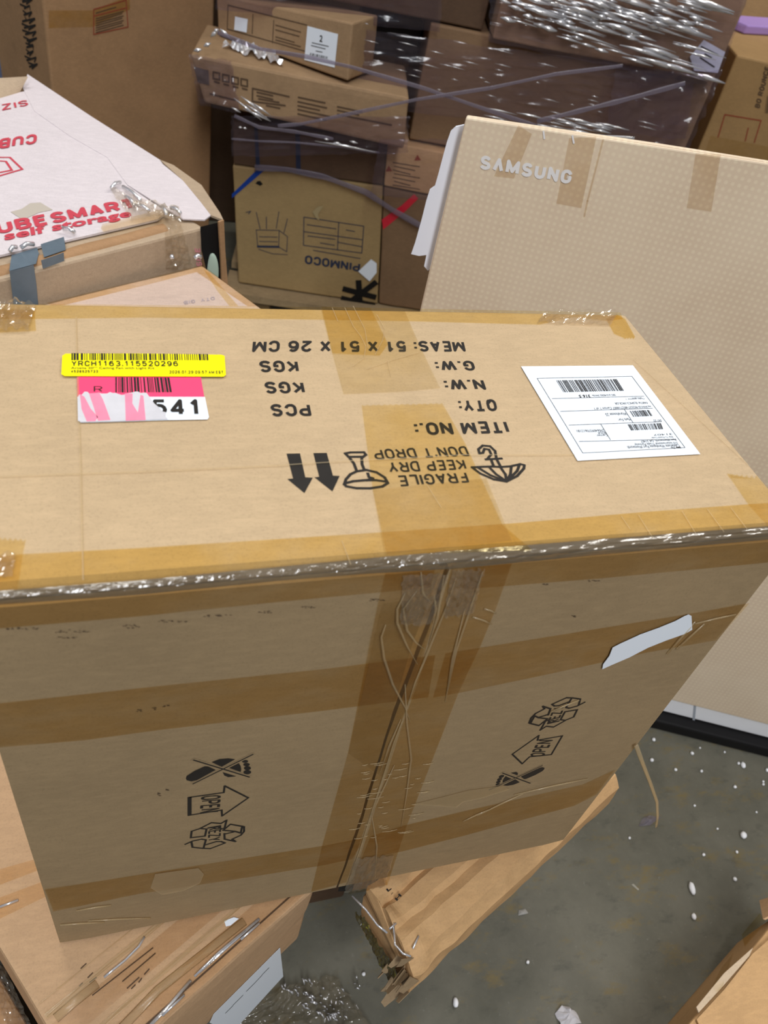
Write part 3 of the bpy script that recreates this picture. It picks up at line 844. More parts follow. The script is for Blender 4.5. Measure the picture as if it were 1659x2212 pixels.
sh_lines = [[C6(176, 178), C6(783, 165), C6(1123, 622), C6(468, 657), C6(176, 178)], [C6(272, 308), C6(860, 292)], [C6(325, 390), C6(915, 370)], [C6(380, 478), C6(972, 456)], [C6(445, 583), C6(1065, 568)], [C6(735, 378), C6(790, 462)], [C6(582, 470), C6(645, 572)]]
big.part('label_print', join(strokes(T, sh_lines, 0.0004, 0.0012), bars(T, [C6(298, 191), C6(690, 183), C6(737, 257), C6(345, 267)], 42, 3, 0.0012),
         bars(T, [C6(768, 387), C6(895, 380), C6(920, 418), C6(792, 425)], 18, 4, 0.0012), bars(T, [C6(755, 473), C6(970, 465), C6(985, 503), C6(778, 512)], 26, 6, 0.0012),
         t6('316 5', (512, 282), (440, 284), (520, 300), 0.03), t6('SBO # 6140202 394106', (672, 278), (525, 282), (682, 290)),
         t6('PART#: ELSMC3-39CR.GR', (876, 326), (668, 332), (886, 340)), t6('Order quantity: 1', (860, 302), (742, 306), (866, 312)), t6('SKU #: 7465U 52', (842, 298), (780, 300), (848, 305)),
         t6('ns:WH10-902537-802710007 Carton 1 of 1', (900, 352), (540, 366), (908, 366)),
         t6('Warehouse 25', (745, 396), (610, 402), (755, 414)), t6('Mark For:', (772, 432), (690, 436), (782, 448)), t6('047 02', (968, 440), (918, 443), (975, 455)),
         t6('2906409370612181', (600, 504), (426, 508), (608, 520)), t6('BOL#:', (612, 520), (560, 523), (620, 534)), t6('Carrier:', (622, 536), (550, 538), (632, 550)),
         t6('31407', (1038, 530), (918, 536), (1044, 540)), t6('Ship To Postal Code', (1042, 546), (905, 552), (1050, 558)), t6('Port Wentworth, GA 31407', (1060, 562), (835, 574), (1070, 578)),
         t6('310 International Trade Parkway', (1070, 580), (795, 592), (1080, 598)), t6('CastleGate Warehouse Port Wentworth', (1082, 600), (750, 612), (1092, 618)), t6('Ship To:', (1092, 612), (1030, 616), (1100, 626), 0.03)), M['ink'], parent=sh)
big.part('white_tape_scrap', slab(F, Z3([(752, 457), (757, 430), (790, 385), (808, 340), (850, 318), (960, 268), (1060, 232), (1150, 195), (1200, 168), (1222, 160), (1236, 168), (1240, 242), (1200, 265), (1100, 300), (1000, 340), (900, 392), (800, 435)]), 0.0002, 0.0016), M['white_paper'], label='torn white paper tape scrap')
big.part('paper_residue', join(poly(F, [(890, 1735), (960, 1718), (1010, 1705), (1085, 1695), (1100, 1703), (1040, 1722), (1000, 1730), (985, 1742), (940, 1738)], 0.0012)), M['tape_crease'], label='whitish torn film residue')
big.part('paper_residue', poly(F, [(335, 1885), (385, 1878), (428, 1872), (440, 1885), (432, 1905), (395, 1922), (350, 1930), (325, 1915)], 0.0012), M['tape_crease'], label='grey scuffed patch of torn tape')

# ------------------------------------------------------------------ 2. carton under the big one, lower left
zA = 0.4485
R0, R1 = onz(641, 1954, zA), onz(380, 2190, zA)
L0, L1 = onz(0, 2068, zA), onz(93, 2212, zA)
dA = (R0 - R1).normalized(); pA = V((-dA.y, dA.x, 0))
# near-left corner from the two edge lines
tt = (L1 - R1).dot(dA)
cornerA = R1 + dA * tt
endA = onz(700, 1936, zA)
lenA = (endA - cornerA).dot(dA)
depA = 0.62; hA = 0.15
dn = V((0, 0, -hA))
qA = [cornerA + dn, cornerA + dA * lenA + dn, cornerA + dA * lenA, cornerA]
lowA = Thing('wide_carton', 'wide tan carton with shiny lengthwise tape, lying under the big carton at lower left', 'box', base_of(qA, pA * depA))
lowA.part('carton_body', hexa(qA, pA * depA, 0.0025, 3, 0.005), M['kraft_warm'])
PA = zplane(zA)
SA = Plane(cornerA, -pA)


def onA(a, b, off=0.0): return cornerA + dA * a + pA * b + V((0, 0, off))


def bandA(b0, b1, a0=0.0, a1=None, off=0.0006, wav=0.0):
    a1 = lenA if a1 is None else a1
    n = 24
    f = lambda u, v: onA(a0 + (a1 - a0) * u, b0 + (b1 - b0) * v, off + wav * abs(noise.noise(V((u * 5, v * 2, b0 * 50)))))
    return grid_surface(f, n, 6)


for b0, b1, mt, wv in ((0.0, 0.027, 'tape_grey', 0.001), (0.030, 0.036, 'tape_crease', 0.0015), (0.040, 0.062, 'tape_grey', 0.001), (0.066, 0.073, 'tape_crease', 0.002), (0.080, 0.083, 'tape_crease', 0.001)):
    lowA.part('packing_tape', bandA(b0 + 0.002, b1, 0.004, lenA - 0.004, 0.0007, wv), M[mt])
# tape bands seen further back, left of the big carton
for b in (([(-60, 1935), (-60, 1895), (72, 1858), (84, 1880)]), ([(-60, 1985), (-60, 1962), (92, 1905), (104, 1935), (0, 1985)])):
    lowA.part('packing_tape', poly(PA, b, 0.0007), M['tape_brown'])
for c in ([(312, 2025), (300, 2045), (270, 2075), (245, 2095), (225, 2112)], [(0, 1960), (40, 1945)], [(530, 2010), (470, 2060), (420, 2110)], [(520, 2030), (560, 1995)], [(398, 2150), (350, 2195)]):  # pale streaks from here on paint highlights along the tape ridges
    lowA.part('tape_crease', tube([PA.at(x, y, 0.001) for x, y in c], 0.0012, 5), M['wrap_glint'], smooth=True)
for c in ([(262, 2222), (340, 2140), (425, 2072), (528, 1990)], [(120, 2200), (160, 2165), (210, 2125)]):
    lowA.part('tape_crease', tube([PA.at(x, y, 0.0002) for x, y in c], 0.0042, 8, (0, 0, 1), 0.22), M['tape_crease'], smooth=True)
for c in ([(318, 2222), (372, 2165), (412, 2118)], [(430, 2100), (490, 2046), (560, 1985)]):
    lowA.part('tape_crease', tube([PA.at(x, y, 0.0004) for x, y in c], 0.0016, 8, (0, 0, 1), 0.4), M['wrap_glint'], smooth=True)
# faint upside print, scattered
lowA.part('printed_text', join(strokes(PA, [[(200, 2150), (330, 2048)], [(265, 2120), (335, 2060)], [(275, 2135), (300, 2112)], [(175, 2092), (186, 2082)], [(190, 2112), (200, 2102)], [(194, 2122), (208, 2112)], [(172, 2130), (178, 2124)], [(284, 2136), (292, 2128)], [(300, 2122), (306, 2114)], [(312, 2105), (322, 2094)]], 0.0010)), M['ink_soft'])
# side: overhanging flap seam and label
gapA = [onA(0.01, 0.009, 0.0006), onA(lenA, 0.009, 0.0006), onA(lenA, 0.0105, 0.0006), onA(0.01, 0.0105, 0.0006)]
lowA.part('flap_seam', (gapA, [(0, 1, 2, 3)]), M['ink_soft'], label='dark slit between two flaps')
lb = lowA.part('paper_label', slab(SA, [(604, 2046), (611, 2108), (500, 2230), (452, 2208), (460, 2190)], 0.0002, 0.0006), M['white_paper'], label='white paper label with one dark line')
lowA.part('label_print', join(strokes(SA, [[(487, 2186), (501, 2172)], [(503, 2169), (523, 2149)], [(532, 2139), (548, 2123)], [(550, 2121), (564, 2106)], [(566, 2103), (579, 2090)]], 0.0022, 0.001)), M['ink'], parent=lb)
# torn white bit on its top edge under the big carton
lowA.part('torn_patch', poly(PA, [(484, 1990), (505, 1982), (516, 1985), (498, 2000), (488, 2002)], 0.0009), M['white_paper'], label='small torn white patch')
# its crushed right end
pr = cornerA + dA * lenA
EA = Plane(pr, dA)

# ------------------------------------------------------------------ 3. neighbour carton at the lower left corner
zB = 0.30
b0_, b1_ = onz(-30, 2060, zB), onz(58, 2212, zB)
dB = (b1_ - b0_).normalized(); nB = V((-dB.y, dB.x, 0))
if nB.x > 0: nB = -nB
qB = [b0_ - dB * 0.1 + V((0, 0, -zB)), b1_ + dB * 0.12 + V((0, 0, -zB)), b1_ + dB * 0.12, b0_ - dB * 0.1]
nb = Thing('corner_carton', 'brown carton edge with crinkled tape in the bottom left corner of the photo', 'box', base_of(qB, nB * 0.25))
nb.part('carton_body', hexa(qB, nB * 0.25, 0.002, 4, 0.004), M['kraft_old'])
nb.part('crinkled_film', crumpled(zplane(zB), [(20, 2230), (75, 2230), (10, 2090), (-40, 2090)], 14, 30, 0.006, 3, 8, 0.001, 31, 4), M['crumple'])

# ------------------------------------------------------------------ 4. long crushed carton under the right side
zM = 0.43
m_tip, m_far = onz(902, 2098, zM), onz(1350, 1680, zM)
m_left = onz(738, 1944, zM)
dM = (m_far - m_tip).normalized(); wM = V((-dM.y, dM.x, 0))
lenM = (m_far - m_tip).length - 0.004
wid = 0.088; hM = 0.085
mid = Thing('crushed_carton', 'long crushed tan carton with pressed ridges sticking out under the big carton, right', 'box', m_tip + dM * lenM / 2 + wM * wid / 2 - V((0, 0, hM)))


def mid_fn(u, v):
    """profile round the cross-section: v runs from bottom right edge, over the top, to the bottom left"""
    prof = [(0.010, -hM), (-0.004, -0.055), (-0.002, -0.018), (0.010, -0.003), (0.030, 0.0), (0.040, -0.004), (0.046, 0.0), (0.062, -0.001), (0.067, -0.005), (0.072, 0.0), (wid, 0.0), (wid + 0.001, -0.03), (wid - 0.006, -hM)]
    k = v * (len(prof) - 1); i = min(int(k), len(prof) - 2); f = k - i
    a = prof[i][0] + (prof[i + 1][0] - prof[i][0]) * f; h = prof[i][1] + (prof[i + 1][1] - prof[i][1]) * f
    e = math.exp(-u * lenM / 0.035)
    p = m_tip + dM * (lenM * u) + wM * a + V((0, 0, h))
    p += V((noise.noise(p * 45), noise.noise(p * 45 + V((7, 0, 0))), noise.noise(p * 45 + V((0, 9, 0))))) * (0.0012 + 0.005 * e)
    # skew of the near end towards the left, pinched tip
    p += dM * (0.012 * (a / wid) * 0.9) * (1 - u)
    return p


mv, mf = grid_surface(mid_fn, 90, 48)
nv_ = 48; row = 91
mf.append(tuple(j * row for j in range(nv_ + 1))); mf.append(tuple(j * row + 90 for j in range(nv_, -1, -1)))
mid.part('carton_body', (mv, mf), M['kraft_orange'])
PM = zplane(zM)
for g in (block(PM, 'H', (858, 1948), (868, 1936), (851, 1942), 0.0012, 0.2), block(PM, 'L', (838, 1928), (846, 1921), (833, 1922), 0.0012, 0.2), block(PM, '-', (846, 1934), (850, 1930), (843, 1932), 0.0012, 0.3)): mid.part('printed_letter', g, M['ink'])
MZ = lambda c: z(c, 600, 1780, 2.37)
for c in ([(590, 500), (600, 620), (640, 665), (680, 680)], [(380, 370), (450, 440), (510, 520), (560, 560)], [(570, 540), (605, 510)], [(690, 640), (720, 575)]):
    mid.part('tape_crease', tube([PM.at(x, y, 0.0012) for x, y in MZ(c)], 0.0011, 5), M['wrap_glint'], smooth=True)
# yellow-green tape on the dark end
OLIVE, _nt, _b = newmat('olive_tape')
_nt.links.new(mixcol(_nt, srgb(70, 62, 34), srgb(176, 172, 40), ramp(_nt, noise_tex(_nt, 60, 4, 0.7), 0.56, 0.68)), _b.inputs['Base Color']); _b.inputs['Roughness'].default_value = 0.3
EM = Plane(m_tip + wM * wid / 2, -dM)
mid.part('end_tape', crumpled(EM.shift(0.004), MZ([(640, 790), (575, 800), (400, 440), (450, 470)])[::1], 10, 30, 0.004, 3, 6, 0.001, 41, 3), OLIVE, label='yellow green tape on the dark end')
r = random.Random(12); ms = []
for i in range(16):
    p0 = m_tip + wM * r.uniform(-0.002, 0.03) + V((0, 0, -r.uniform(0.0, 0.07)))
    d_ = (-dM * r.uniform(0.006, 0.02) + V((r.uniform(-.3, .3), r.uniform(-.3, .3), -1)) * r.uniform(0.004, 0.014))
    s_ = V((r.uniform(-1, 1), r.uniform(-1, 1), r.uniform(-1, 1))).normalized() * r.uniform(0.003, 0.008)
    t_ = d_.cross(s_).normalized() * 0.0008
    a = [p0 - s_, p0 + s_, p0 + d_ + s_ * 0.4, p0 + d_ - s_ * 0.5]
    ms.append((a + [q + t_ for q in a], [(0, 1, 2, 3), (7, 6, 5, 4), (0, 4, 5, 1), (1, 5, 6, 2), (2, 6, 7, 3), (3, 7, 4, 0)]))
mid.part('torn_board', join(*ms), M['board_edge'], label='ragged crushed board at the tip', stuff=True)

# hidden cartons that carry the pile, and one added to block light
def plain_carton(name, label, x0, x1, y0, y1, z0, z1, mat):
    q = [(x0, y0, z0), (x1, y0, z0), (x1, y0, z1), (x0, y0, z1)]
    t = Thing(name, label, 'box', ((x0 + x1) / 2, (y0 + y1) / 2, z0))
    t.part('carton_body', hexa(q, (0, y1 - y0, 0), 0.001, 1, 0.004), mat)
    return t


plain_carton('support_carton', 'plain brown carton standing on the floor under the wide tan carton', -0.30, -0.10, 0.10, 0.36, 0.0, 0.2975, M['kraft_old'])
plain_carton('support_carton', 'plain brown carton standing on the floor under the crushed carton', 0.11, 0.31, 0.14, 0.27, 0.0, 0.3440, M['kraft_brown'])

plain_carton('support_carton', 'dark brown carton added to block light and darken the gap between the wide tan and the crushed cartons', -0.095, 0.103, 0.135, 0.40, 0.0, 0.2975, M['kraft_dark'])  # added blocker, darkens the space between the lower cartons

# ------------------------------------------------------------------ 5. pinkish carton behind
zP = Z0 + 0.224
P1, P2, P3 = onz(437, 572, zP), onz(560, 662, zP), onz(120, 650, zP)
e1 = (P2 - P1).normalized(); e2 = (P3 - P1).normalized()
e2 = (e2 - e1 * e2.dot(e1) * 0.0).normalized()
hP = zP - zA - 0.001
qP = [P1 + e1 * 0.33 + e2 * 0.24 + V((0, 0, -hP)), P1 + e1 * 0.33 + V((0, 0, -hP)), P1 + e1 * 0.33, P1 + e1 * 0.33 + e2 * 0.24]
pinkc = Thing('pale_carton', 'pale pinkish carton with tan tape border, behind the big carton at left', 'box', base_of(qP, -e1 * 0.33))
pinkc.part('carton_body', hexa(qP, -e1 * 0.33, 0.001, 7, 0.003), M['kraft_pink'])
PP = zplane(zP)
pinkc.part('packing_tape', poly(PP, [(437, 573), (558, 662), (535, 662), (425, 588), (300, 620), (120, 664), (100, 655)], 0.0005), M['tape_brown'])
pinkc.part('packing_tape', poly(PP, [(440, 583), (452, 590), (515, 662), (496, 662), (470, 630)], 0.0007), M['tape'])
pinkc.part('printed_text', join(block(PP, 'QTY  GIB', (463, 641), (396, 651), (465, 648), 0.0004, 0.2)), M['ink_ghost'])
plain_carton('support_carton', 'plain brown carton standing on the floor behind the long crushed carton', -0.04, 0.10, 0.46, 0.60, 0.0, 0.4465, M['kraft_old'])

# ------------------------------------------------------------------ 6. white storage carton on the left
zC = Z0 + 0.27
c1, c2 = onz(0, 600, zC), onz(445, 487, zC)
dC = (c2 - c1).normalized(); pC = V((-dC.y, dC.x, 0))
PC = zplane(zC); SC = Plane(c2, -pC)
hC = 0.30
wC = 0.52
cr_ = onz(440, 488, zC)
qC = [cr_ - dC * 0.75 + V((0, 0, -hC)), cr_ + V((0, 0, -hC)), cr_, cr_ - dC * 0.75]
cube = Thing('storage_carton', 'white storage carton with red printed lettering and open corner flap, at left', 'box', base_of(qC, pC * wC))
# body with tan (inside-out) sides
cube.part('carton_body', hexa([q + V((0, 0, -0.002)) if i > 1 else q for i, q in enumerate(qC)], pC * wC, 0.002, 9, 0.004), M['kraft_grey'])
# white top panels: two lids meeting, outlined from the photograph on the top plane, real board thickness
cube.part('top_flap', slab(PC, [(-260, 640), (-230, 250), (60, 200), (232, 340), (275, 405), (360, 462), (340, 478), (150, 522), (0, 556)], 0.003, 0.0), M['white_board'])
lid = [(60, 165), (200, 258), (345, 350), (352, 360), (395, 395), (432, 440), (455, 470), (442, 480), (395, 478), (352, 452), (275, 404), (232, 345), (150, 298), (75, 245), (50, 195)]
cube.part('top_flap', slab(PC, lid, 0.002, 0.0018), M['white_board'])
cube.part('side_flap', slab(PC, [(345, 350), (375, 362), (435, 405), (475, 465), (482, 480), (470, 476), (455, 470), (432, 440), (395, 395)], 0.003, 0.001), M['kraft_grey'], label='open tan flap at the corner')
cube.part('corner_opening_shade', poly(SC, [(431, 489), (476, 478), (480, 520), (484, 600), (486, 660), (462, 640), (446, 590), (434, 540)], 0.0016), M['black'], label='black patch painting the shade in the open corner')  # flat black patch painting the shade inside the open corner
cube.part('corner_flap', slab(SC.shift(0.004), [(470, 478), (481, 474), (484, 540), (492, 640), (494, 668), (478, 640), (475, 560)], 0.003, 0.0), M['kraft_old'], label='bent flap hanging at the corner')
cube.part('back_flap', hexa([onz(-60, 240, zC), onz(40, 205, zC), onz(60, 168, zC + 0.02), onz(-60, 175, zC + 0.02)], V((0.0, 0.004, 0.001)), 0.0005, 3, 0.001), M['kraft_grey'])
# near edge rolled over, tan tape below white top
cube.part('rolled_edge', grid_surface(lambda u, v: PC.at(*lerp((-160, 620), (352, 487), u)) + V((0, 0, 1)) * (0.003 + 0.010 * math.cos(v * 2.6 - 0.3) - 0.010) + (-pC) * (0.003 + 0.012 * math.sin(v * 2.6 - 0.3)) + V((0, 0, 0.002 * noise.noise(V((u * 8, v, 0))))), 40, 10), M['kraft_old'], smooth=True)
cube.part('packing_tape', poly(PC, [(222, 495), (350, 463), (362, 478), (345, 484), (225, 512), (218, 505)], 0.0075), M['tape_brown'])
# grey repair tape
for pts in ([(25, 552), (80, 535), (84, 548), (78, 570), (20, 586)], [(88, 528), (138, 512), (142, 540), (95, 556)]):
    cube.part('grey_tape', slab(PC.shift(0.004), pts, 0.0004, 0.0), M['grey_tape'], label='grey duct tape patch')
for pts in ([(20, 586), (72, 572), (78, 615), (82, 660), (30, 668)], [(88, 562), (137, 545), (138, 563), (92, 580)]):
    cube.part('grey_tape', slab(SC, pts, 0.0004, 0.0005), M['grey_tape'], label='grey duct tape patch')
C3 = lambda a, b: (a / 3.19, 380 + b / 3.19)
C1 = lambda a, b: (a / 2.9625, b / 2.9625)
for g in (block(PC, 'CUBESMART', C3(-150, 448), C3(935, 240), C3(-170, 370), 0.0042, 0.24, 0.12), text(PC, 'self storage', C3(38, 482), C3(915, 312), C3(28, 408), 0.0042, 0.035),
          block(PC, 'CUBESMART', C1(240, 872), C1(-560, 985), C1(235, 935), 0.0042, 0.22), block(PC, 'SIZE', C1(175, 655), C1(-60, 700), C1(185, 690), 0.0042, 0.15)): cube.part('printed_text', g, M['ink_red'], label='red printed lettering')
cube.part('printed_arrow', strokes(PC, [[C1(-60, 1022), C1(65, 1022), C1(145, 1098), C1(-60, 1158)], [C1(-60, 1040), C1(40, 1048), C1(78, 1104), C1(-60, 1130)]], 0.0035, 0.0036), M['ink_red'])
cube.part('printed_text', join(block(SC, 'SIDE', (436, 575), (432, 536), (424, 575), 0.0006, 0.2)), M['ink_red_soft'])
cube.part('stained_patch', poly(PC, [C3(75, 265), C3(150, 245), C3(210, 205), C3(280, 200), C3(365, 250), C3(270, 270), C3(160, 320)], 0.0036), flat('stain_tan', (196, 186, 172), 0.7), label='greyish beige patch of old tape')
cube.part('crinkled_film', crumpled(PC.shift(0.007), [C3(900, 300), C3(1250, 330), C3(1230, 240), C3(760, 100)], 26, 16, 0.008, 6, 5, 0.0, 51, 4), M['crumple'])
cube.part('crinkled_film', crumpled(SC.shift(0.002), [C3(1140, 640), C3(1330, 640), C3(1240, 330), C3(1130, 330)], 12, 20, 0.006, 3, 5, 0.0, 53, 3), M['crumple'])
ms = []
for c in ([(850, 120), (970, 215)], [(870, 190), (930, 250)], [(950, 250), (1030, 290)], [(1120, 260), (1150, 320)], [(1180, 265), (1245, 305)], [(770, 130), (830, 90)], [(440, 410), (520, 440)], [(75, 570), (120, 540)], [(150, 545), (240, 520)], [(1180, 610), (1190, 620)], [(1340, 615), (1385, 605)]):
    a, b = C3(*c[0]), C3(*c[1]); ms.append(tube([PC.at(*a, 0.010), PC.at((a[0] + b[0]) / 2, (a[1] + b[1]) / 2, 0.013), PC.at(*b, 0.010)], 0.0028, 6))
cube.part('film_glint', join(*ms), M['wrap_glint'], smooth=True, stuff=True, label='glinting folds of clear tape')
cube.part('inner_padding', (lambda c: grid_surface(lambda u, v: c + V((math.cos(u * 6.283) * math.sin(v * 3.1416) * 0.010, math.sin(u * 6.283) * math.sin(v * 3.1416) * 0.005, math.cos(v * 3.1416) * 0.034)), 16, 12))(SC.at(455, 590) - pC * 0.003), flat('pale_green', (176, 196, 180), 0.5), smooth=True, label='pale green padding in the open corner')
gx = cr_ - dC * 0.35 + pC * 0.26
plain_carton('support_carton', 'plain brown carton standing on the floor under the white storage carton', gx.x - 0.18, gx.x + 0.18, gx.y - 0.14, gx.y + 0.14, 0, zC - hC - 0.0008, M['kraft_old'])

# ------------------------------------------------------------------ 7. flat television carton on the right
FZ = 0.03
q1, q2 = onz(1430, 1542, FZ), onz(1659, 1600, FZ)
PS = vplane(q1, q2)
uS = (q2 - q1).normalized()
tl, tr1 = PS.at(1005, 252), PS.at(1659, 352)
sl = (tr1.z - tl.z) / (tr1 - tl).dot(uS)
bl0 = PS.at(1430, 1508); br0 = PS.at(1659, 1566)
sb = (br0.z - bl0.z) / (br0 - bl0).dot(uS)
wS = 1.25
blS = V((tl.x, tl.y, bl0.z - (bl0 - tl).dot(uS) * sb)); brS = blS + uS * wS; brS.z = blS.z + sb * wS
trS = tl + uS * wS; trS.z = tl.z + sl * wS
qS = [blS, brS, trS, tl]
tv = Thing('television_carton', 'large flat pale carton with white SAMSUNG lettering standing upright at right', 'box', base_of([V((p.x, p.y, 0)) for p in qS], cross_depth(PS, 0.03)))
bv, bf = hexa(qS, cross_depth(PS, 0.012), 0.0015, 12, 0.004)
tv.part('carton_body', (bv, bf), M['kraft_dotted'], uvs=[((v - tl).dot(uS), v.z) for v in bv])
fq = [V((blS.x, blS.y, FZ)) + uS * 0.01 + cross_depth(PS, 0.006), V((brS.x, brS.y, FZ)) + cross_depth(PS, 0.006), brS + cross_depth(PS, 0.006) + V((0, 0, -0.003)), blS + uS * 0.01 + cross_depth(PS, 0.006) + V((0, 0, -0.003))]
tv.part('foam_base', hexa(fq, cross_depth(PS, 0.07), 0.0015, 13, 0.003), M['foam'], label='white foam base below the carton sleeve')
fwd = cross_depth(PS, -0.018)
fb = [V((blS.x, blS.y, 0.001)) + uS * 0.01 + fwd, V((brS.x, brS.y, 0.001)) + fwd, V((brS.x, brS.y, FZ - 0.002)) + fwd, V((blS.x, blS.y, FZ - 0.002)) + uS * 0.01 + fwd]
bt = Thing('dark_band_strip', 'added black strip on the floor standing in for the dark band under the television carton', 'dark strip', base_of(fb, cross_depth(PS, 0.08)))  # added black strip standing in for the dark band below the foam
bt.part('strip_body', hexa(fb, cross_depth(PS, 0.11), 0.0, 2, 0.006), M['black'])
tv.part('foam_seam', slab(PS.shift(-0.0058), [(1499, 1522), (1504, 1523), (1501, 1556), (1496, 1555)], 0.0004, 0.0), flat('seam_grey', (170, 176, 184), 0.7))
S3 = lambda a, b: (860 + a / 2.0764, b / 2.0764)
tv.part('printed_name', block(PS, 'S\u039bMSUNG', S3(365, 757), S3(772, 826), S3(374, 694), 0.0006, 0.25, 0.16), M['ink_white'], label='white printed lettering')
tv.part('packing_tape', poly(PS, [S3(768, 618), S3(890, 612), S3(822, 932), S3(710, 912)], 0.0007), M['tape_grey'])
tv.part('packing_tape', poly(PS, [S3(1335, 688), S3(1448, 690), S3(1405, 948), S3(1295, 932)], 0.0007), M['tape_grey'])
for c in ([S3(652, 588), S3(656, 620)], [S3(782, 608), S3(788, 640)]): tv.part('staple', strokes(PS, [c], 0.002, 0.0009), M['ink_white'])
tv.part('tape_crease', strokes(PS, [[S3(920, 625), S3(850, 900), S3(835, 970)]], 0.002, 0.0008), M['tape_grey'])
tv.part('packing_tape', poly(PS, [S3(540, 560), S3(430, 790), S3(520, 800), S3(600, 600)], 0.0005), M['tape_grey'])
# white foam sheet hanging at its left edge
PSh = PS.shift(-0.03)
sheet = [(1003, 268), (985, 272), (974, 282), (966, 305), (957, 338), (948, 372), (940, 400), (929, 408), (922, 430), (912, 470), (898, 520), (889, 546), (906, 550), (922, 548), (917, 572), (925, 582), (950, 560)]
single('foam_sheet', 'thin white foam sheet tucked behind the left edge of the television carton', 'foam sheet', slab(PSh, sheet, 0.004, 0.0), M['foam_sheet'])

# ------------------------------------------------------------------ 8. wrapped pallet of cartons
sA = V((0.13733, 1.70186, 0.14)); sB = V((0.51436, 1.60752, 0.14))
PK = vplane(sA, sB); uK = (sB - sA).normalized(); nK = V(PK.n.tolist())


def stack_box(name, label, quad, shift, depth, mat, seed=1, bev=0.004, zmin=None, pl=None):
    pl = pl or PK.shift(shift)
    q = [pl.at(*p) for p in quad]
    n = V(pl.n.tolist())
    if zmin is not None:
        for v in q: v.z = max(v.z, zmin)
    t = Thing(name, label, 'box', base_of(q, -n * depth))
    t.part('carton_body', hexa(q, -n * depth, 0.002, seed, bev), mat)
    return t, pl


def stack_uz(name, label, u0, u1, z0, z1, shift, depth, mat, seed=1, bev=0.004):
    pl = PK.shift(shift); o = V(pl.p.tolist()); o.z = 0
    q = [o + uK * u + V((0, 0, zz)) for u, zz in ((u0, z0), (u1, z0), (u1, z1), (u0, z1))]
    t = Thing(name, label, 'box', base_of(q, -nK * depth))
    t.part('carton_body', hexa(q, -nK * depth, 0.002, seed, bev), mat)
    return t, pl


# pallet of boards: deck boards and blocks
pal = Thing('wooden_pallet', 'pale wooden pallet under the wrapped cartons', 'pallet', sA + uK * 0.45 - nK * 0.4 + V((0, 0, -0.14)))


def pbox(o, a, b, c):  # box from point o with three edge vectors
    a, b, c = V(a), V(b), V(c); o = V(o)
    vs = [o, o + a, o + a + b, o + b, o + c, o + a + c, o + a + b + c, o + b + c]
    return vs, [(0, 1, 2, 3), (7, 6, 5, 4), (0, 4, 5, 1), (1, 5, 6, 2), (2, 6, 7, 3), (3, 7, 4, 0)]


pb = sA - uK * 0.03; pb.z = 0
for k in range(4):
    pal.part('deck_board', pbox(pb + nK * (0.05 - 0.17 * k) + V((0, 0, 0.118)), uK * 1.05, -nK * 0.12, (0, 0, 0.02)), M['wood'])
for i in range(3):
    for j in range(3):
        pal.part('pallet_block', pbox(pb + uK * (0.02 + 0.44 * i) - nK * (0.0 + 0.24 * j) + V((0, 0, 0.02)), uK * 0.1, -nK * 0.1, (0, 0, 0.097)), M['wood'])
    pal.part('bottom_board', pbox(pb + uK * (0.02 + 0.44 * i) + nK * 0.02, uK * 0.1, -nK * 0.6, (0, 0, 0.019)), M['wood'])

K4 = lambda a, b: (400 + a / 2.9625, 300 + b / 2.9625)
pin, pl_ = stack_box('appliance_carton', 'olive brown carton with upside-down blue lettering at the bottom of the wrapped stack', [(515, 611), (816, 657), (828, 403), (502, 357)], 0, 0.36, M['kraft_olive'], 2, zmin=0.1405)
pin.part('printed_name', block(pl_, 'PINMOCO', K4(1122, 795), K4(768, 742), K4(1116, 850), 0.0008, 0.21, 0.10), M['ink_blue'], label='upside-down dark blue lettering')
tb = [[(760, 500), (1143, 558), (1130, 730), (757, 680), (760, 500)], [(757, 592), (1137, 645)], [(983, 533), (975, 705)], [(975, 660), (1133, 690)], [(780, 548), (965, 575)], [(785, 620), (960, 642)], [(865, 665), (955, 680)], [(1030, 582), (1085, 592)], [(820, 712), (1120, 765)]]
pin.part('printed_table', strokes(pl_, [[K4(*p) for p in l] for l in tb], 0.0022, 0.0008), M['ink_blue'])
ap = [[(455, 582), (602, 585), (598, 690), (465, 690), (455, 582)], [(602, 585), (655, 625), (650, 722), (598, 690)], [(470, 705), (560, 735), (655, 740)], [(480, 575), (455, 468)], [(520, 575), (520, 500)], [(583, 572), (600, 465)], [(632, 600), (655, 510)], [(475, 625), (590, 628)], [(475, 655), (590, 658)], [(390, 470), (420, 462), (405, 480)]]
pin.part('printed_appliance_drawing', join(strokes(pl_, [[K4(*p) for p in l] for l in ap], 0.0018, 0.0008), strokes(pl_, [[K4(465, 688), K4(598, 690)]], 0.006, 0.0008)), M['ink_blue'])
pin.part('blue_strap', slab(pl_, [K4(300, 352), K4(455, 202), K4(512, 196), K4(300, 378)], 0.0006, 0.0006), M['blue_tape'])
pin.part('handle_hole', poly(pl_, [K4(450, 285), K4(462, 270), K4(480, 268), K4(498, 290), K4(480, 300)], 0.0007), M['black'])
pin.part('paper_scrap', slab(pl_, [K4(1108, 843), K4(1190, 766), K4(1225, 792), K4(1225, 850), K4(1180, 906)], 0.001, 0.004), M['white_paper'], label='crumpled white paper scrap')
pin.part('paper_scrap', slab(pl_, [K4(815, 465), K4(845, 432), K4(885, 425), K4(850, 480), K4(860, 520), K4(835, 500)], 0.0008, 0.003), flat('torn_tan', (168, 150, 110), 0.8))
star = [[(1110, 915), (1120, 1070)], [(1020, 960), (1210, 1010)], [(1030, 1060), (1215, 920)], [(1010, 1020), (1200, 1065)]]
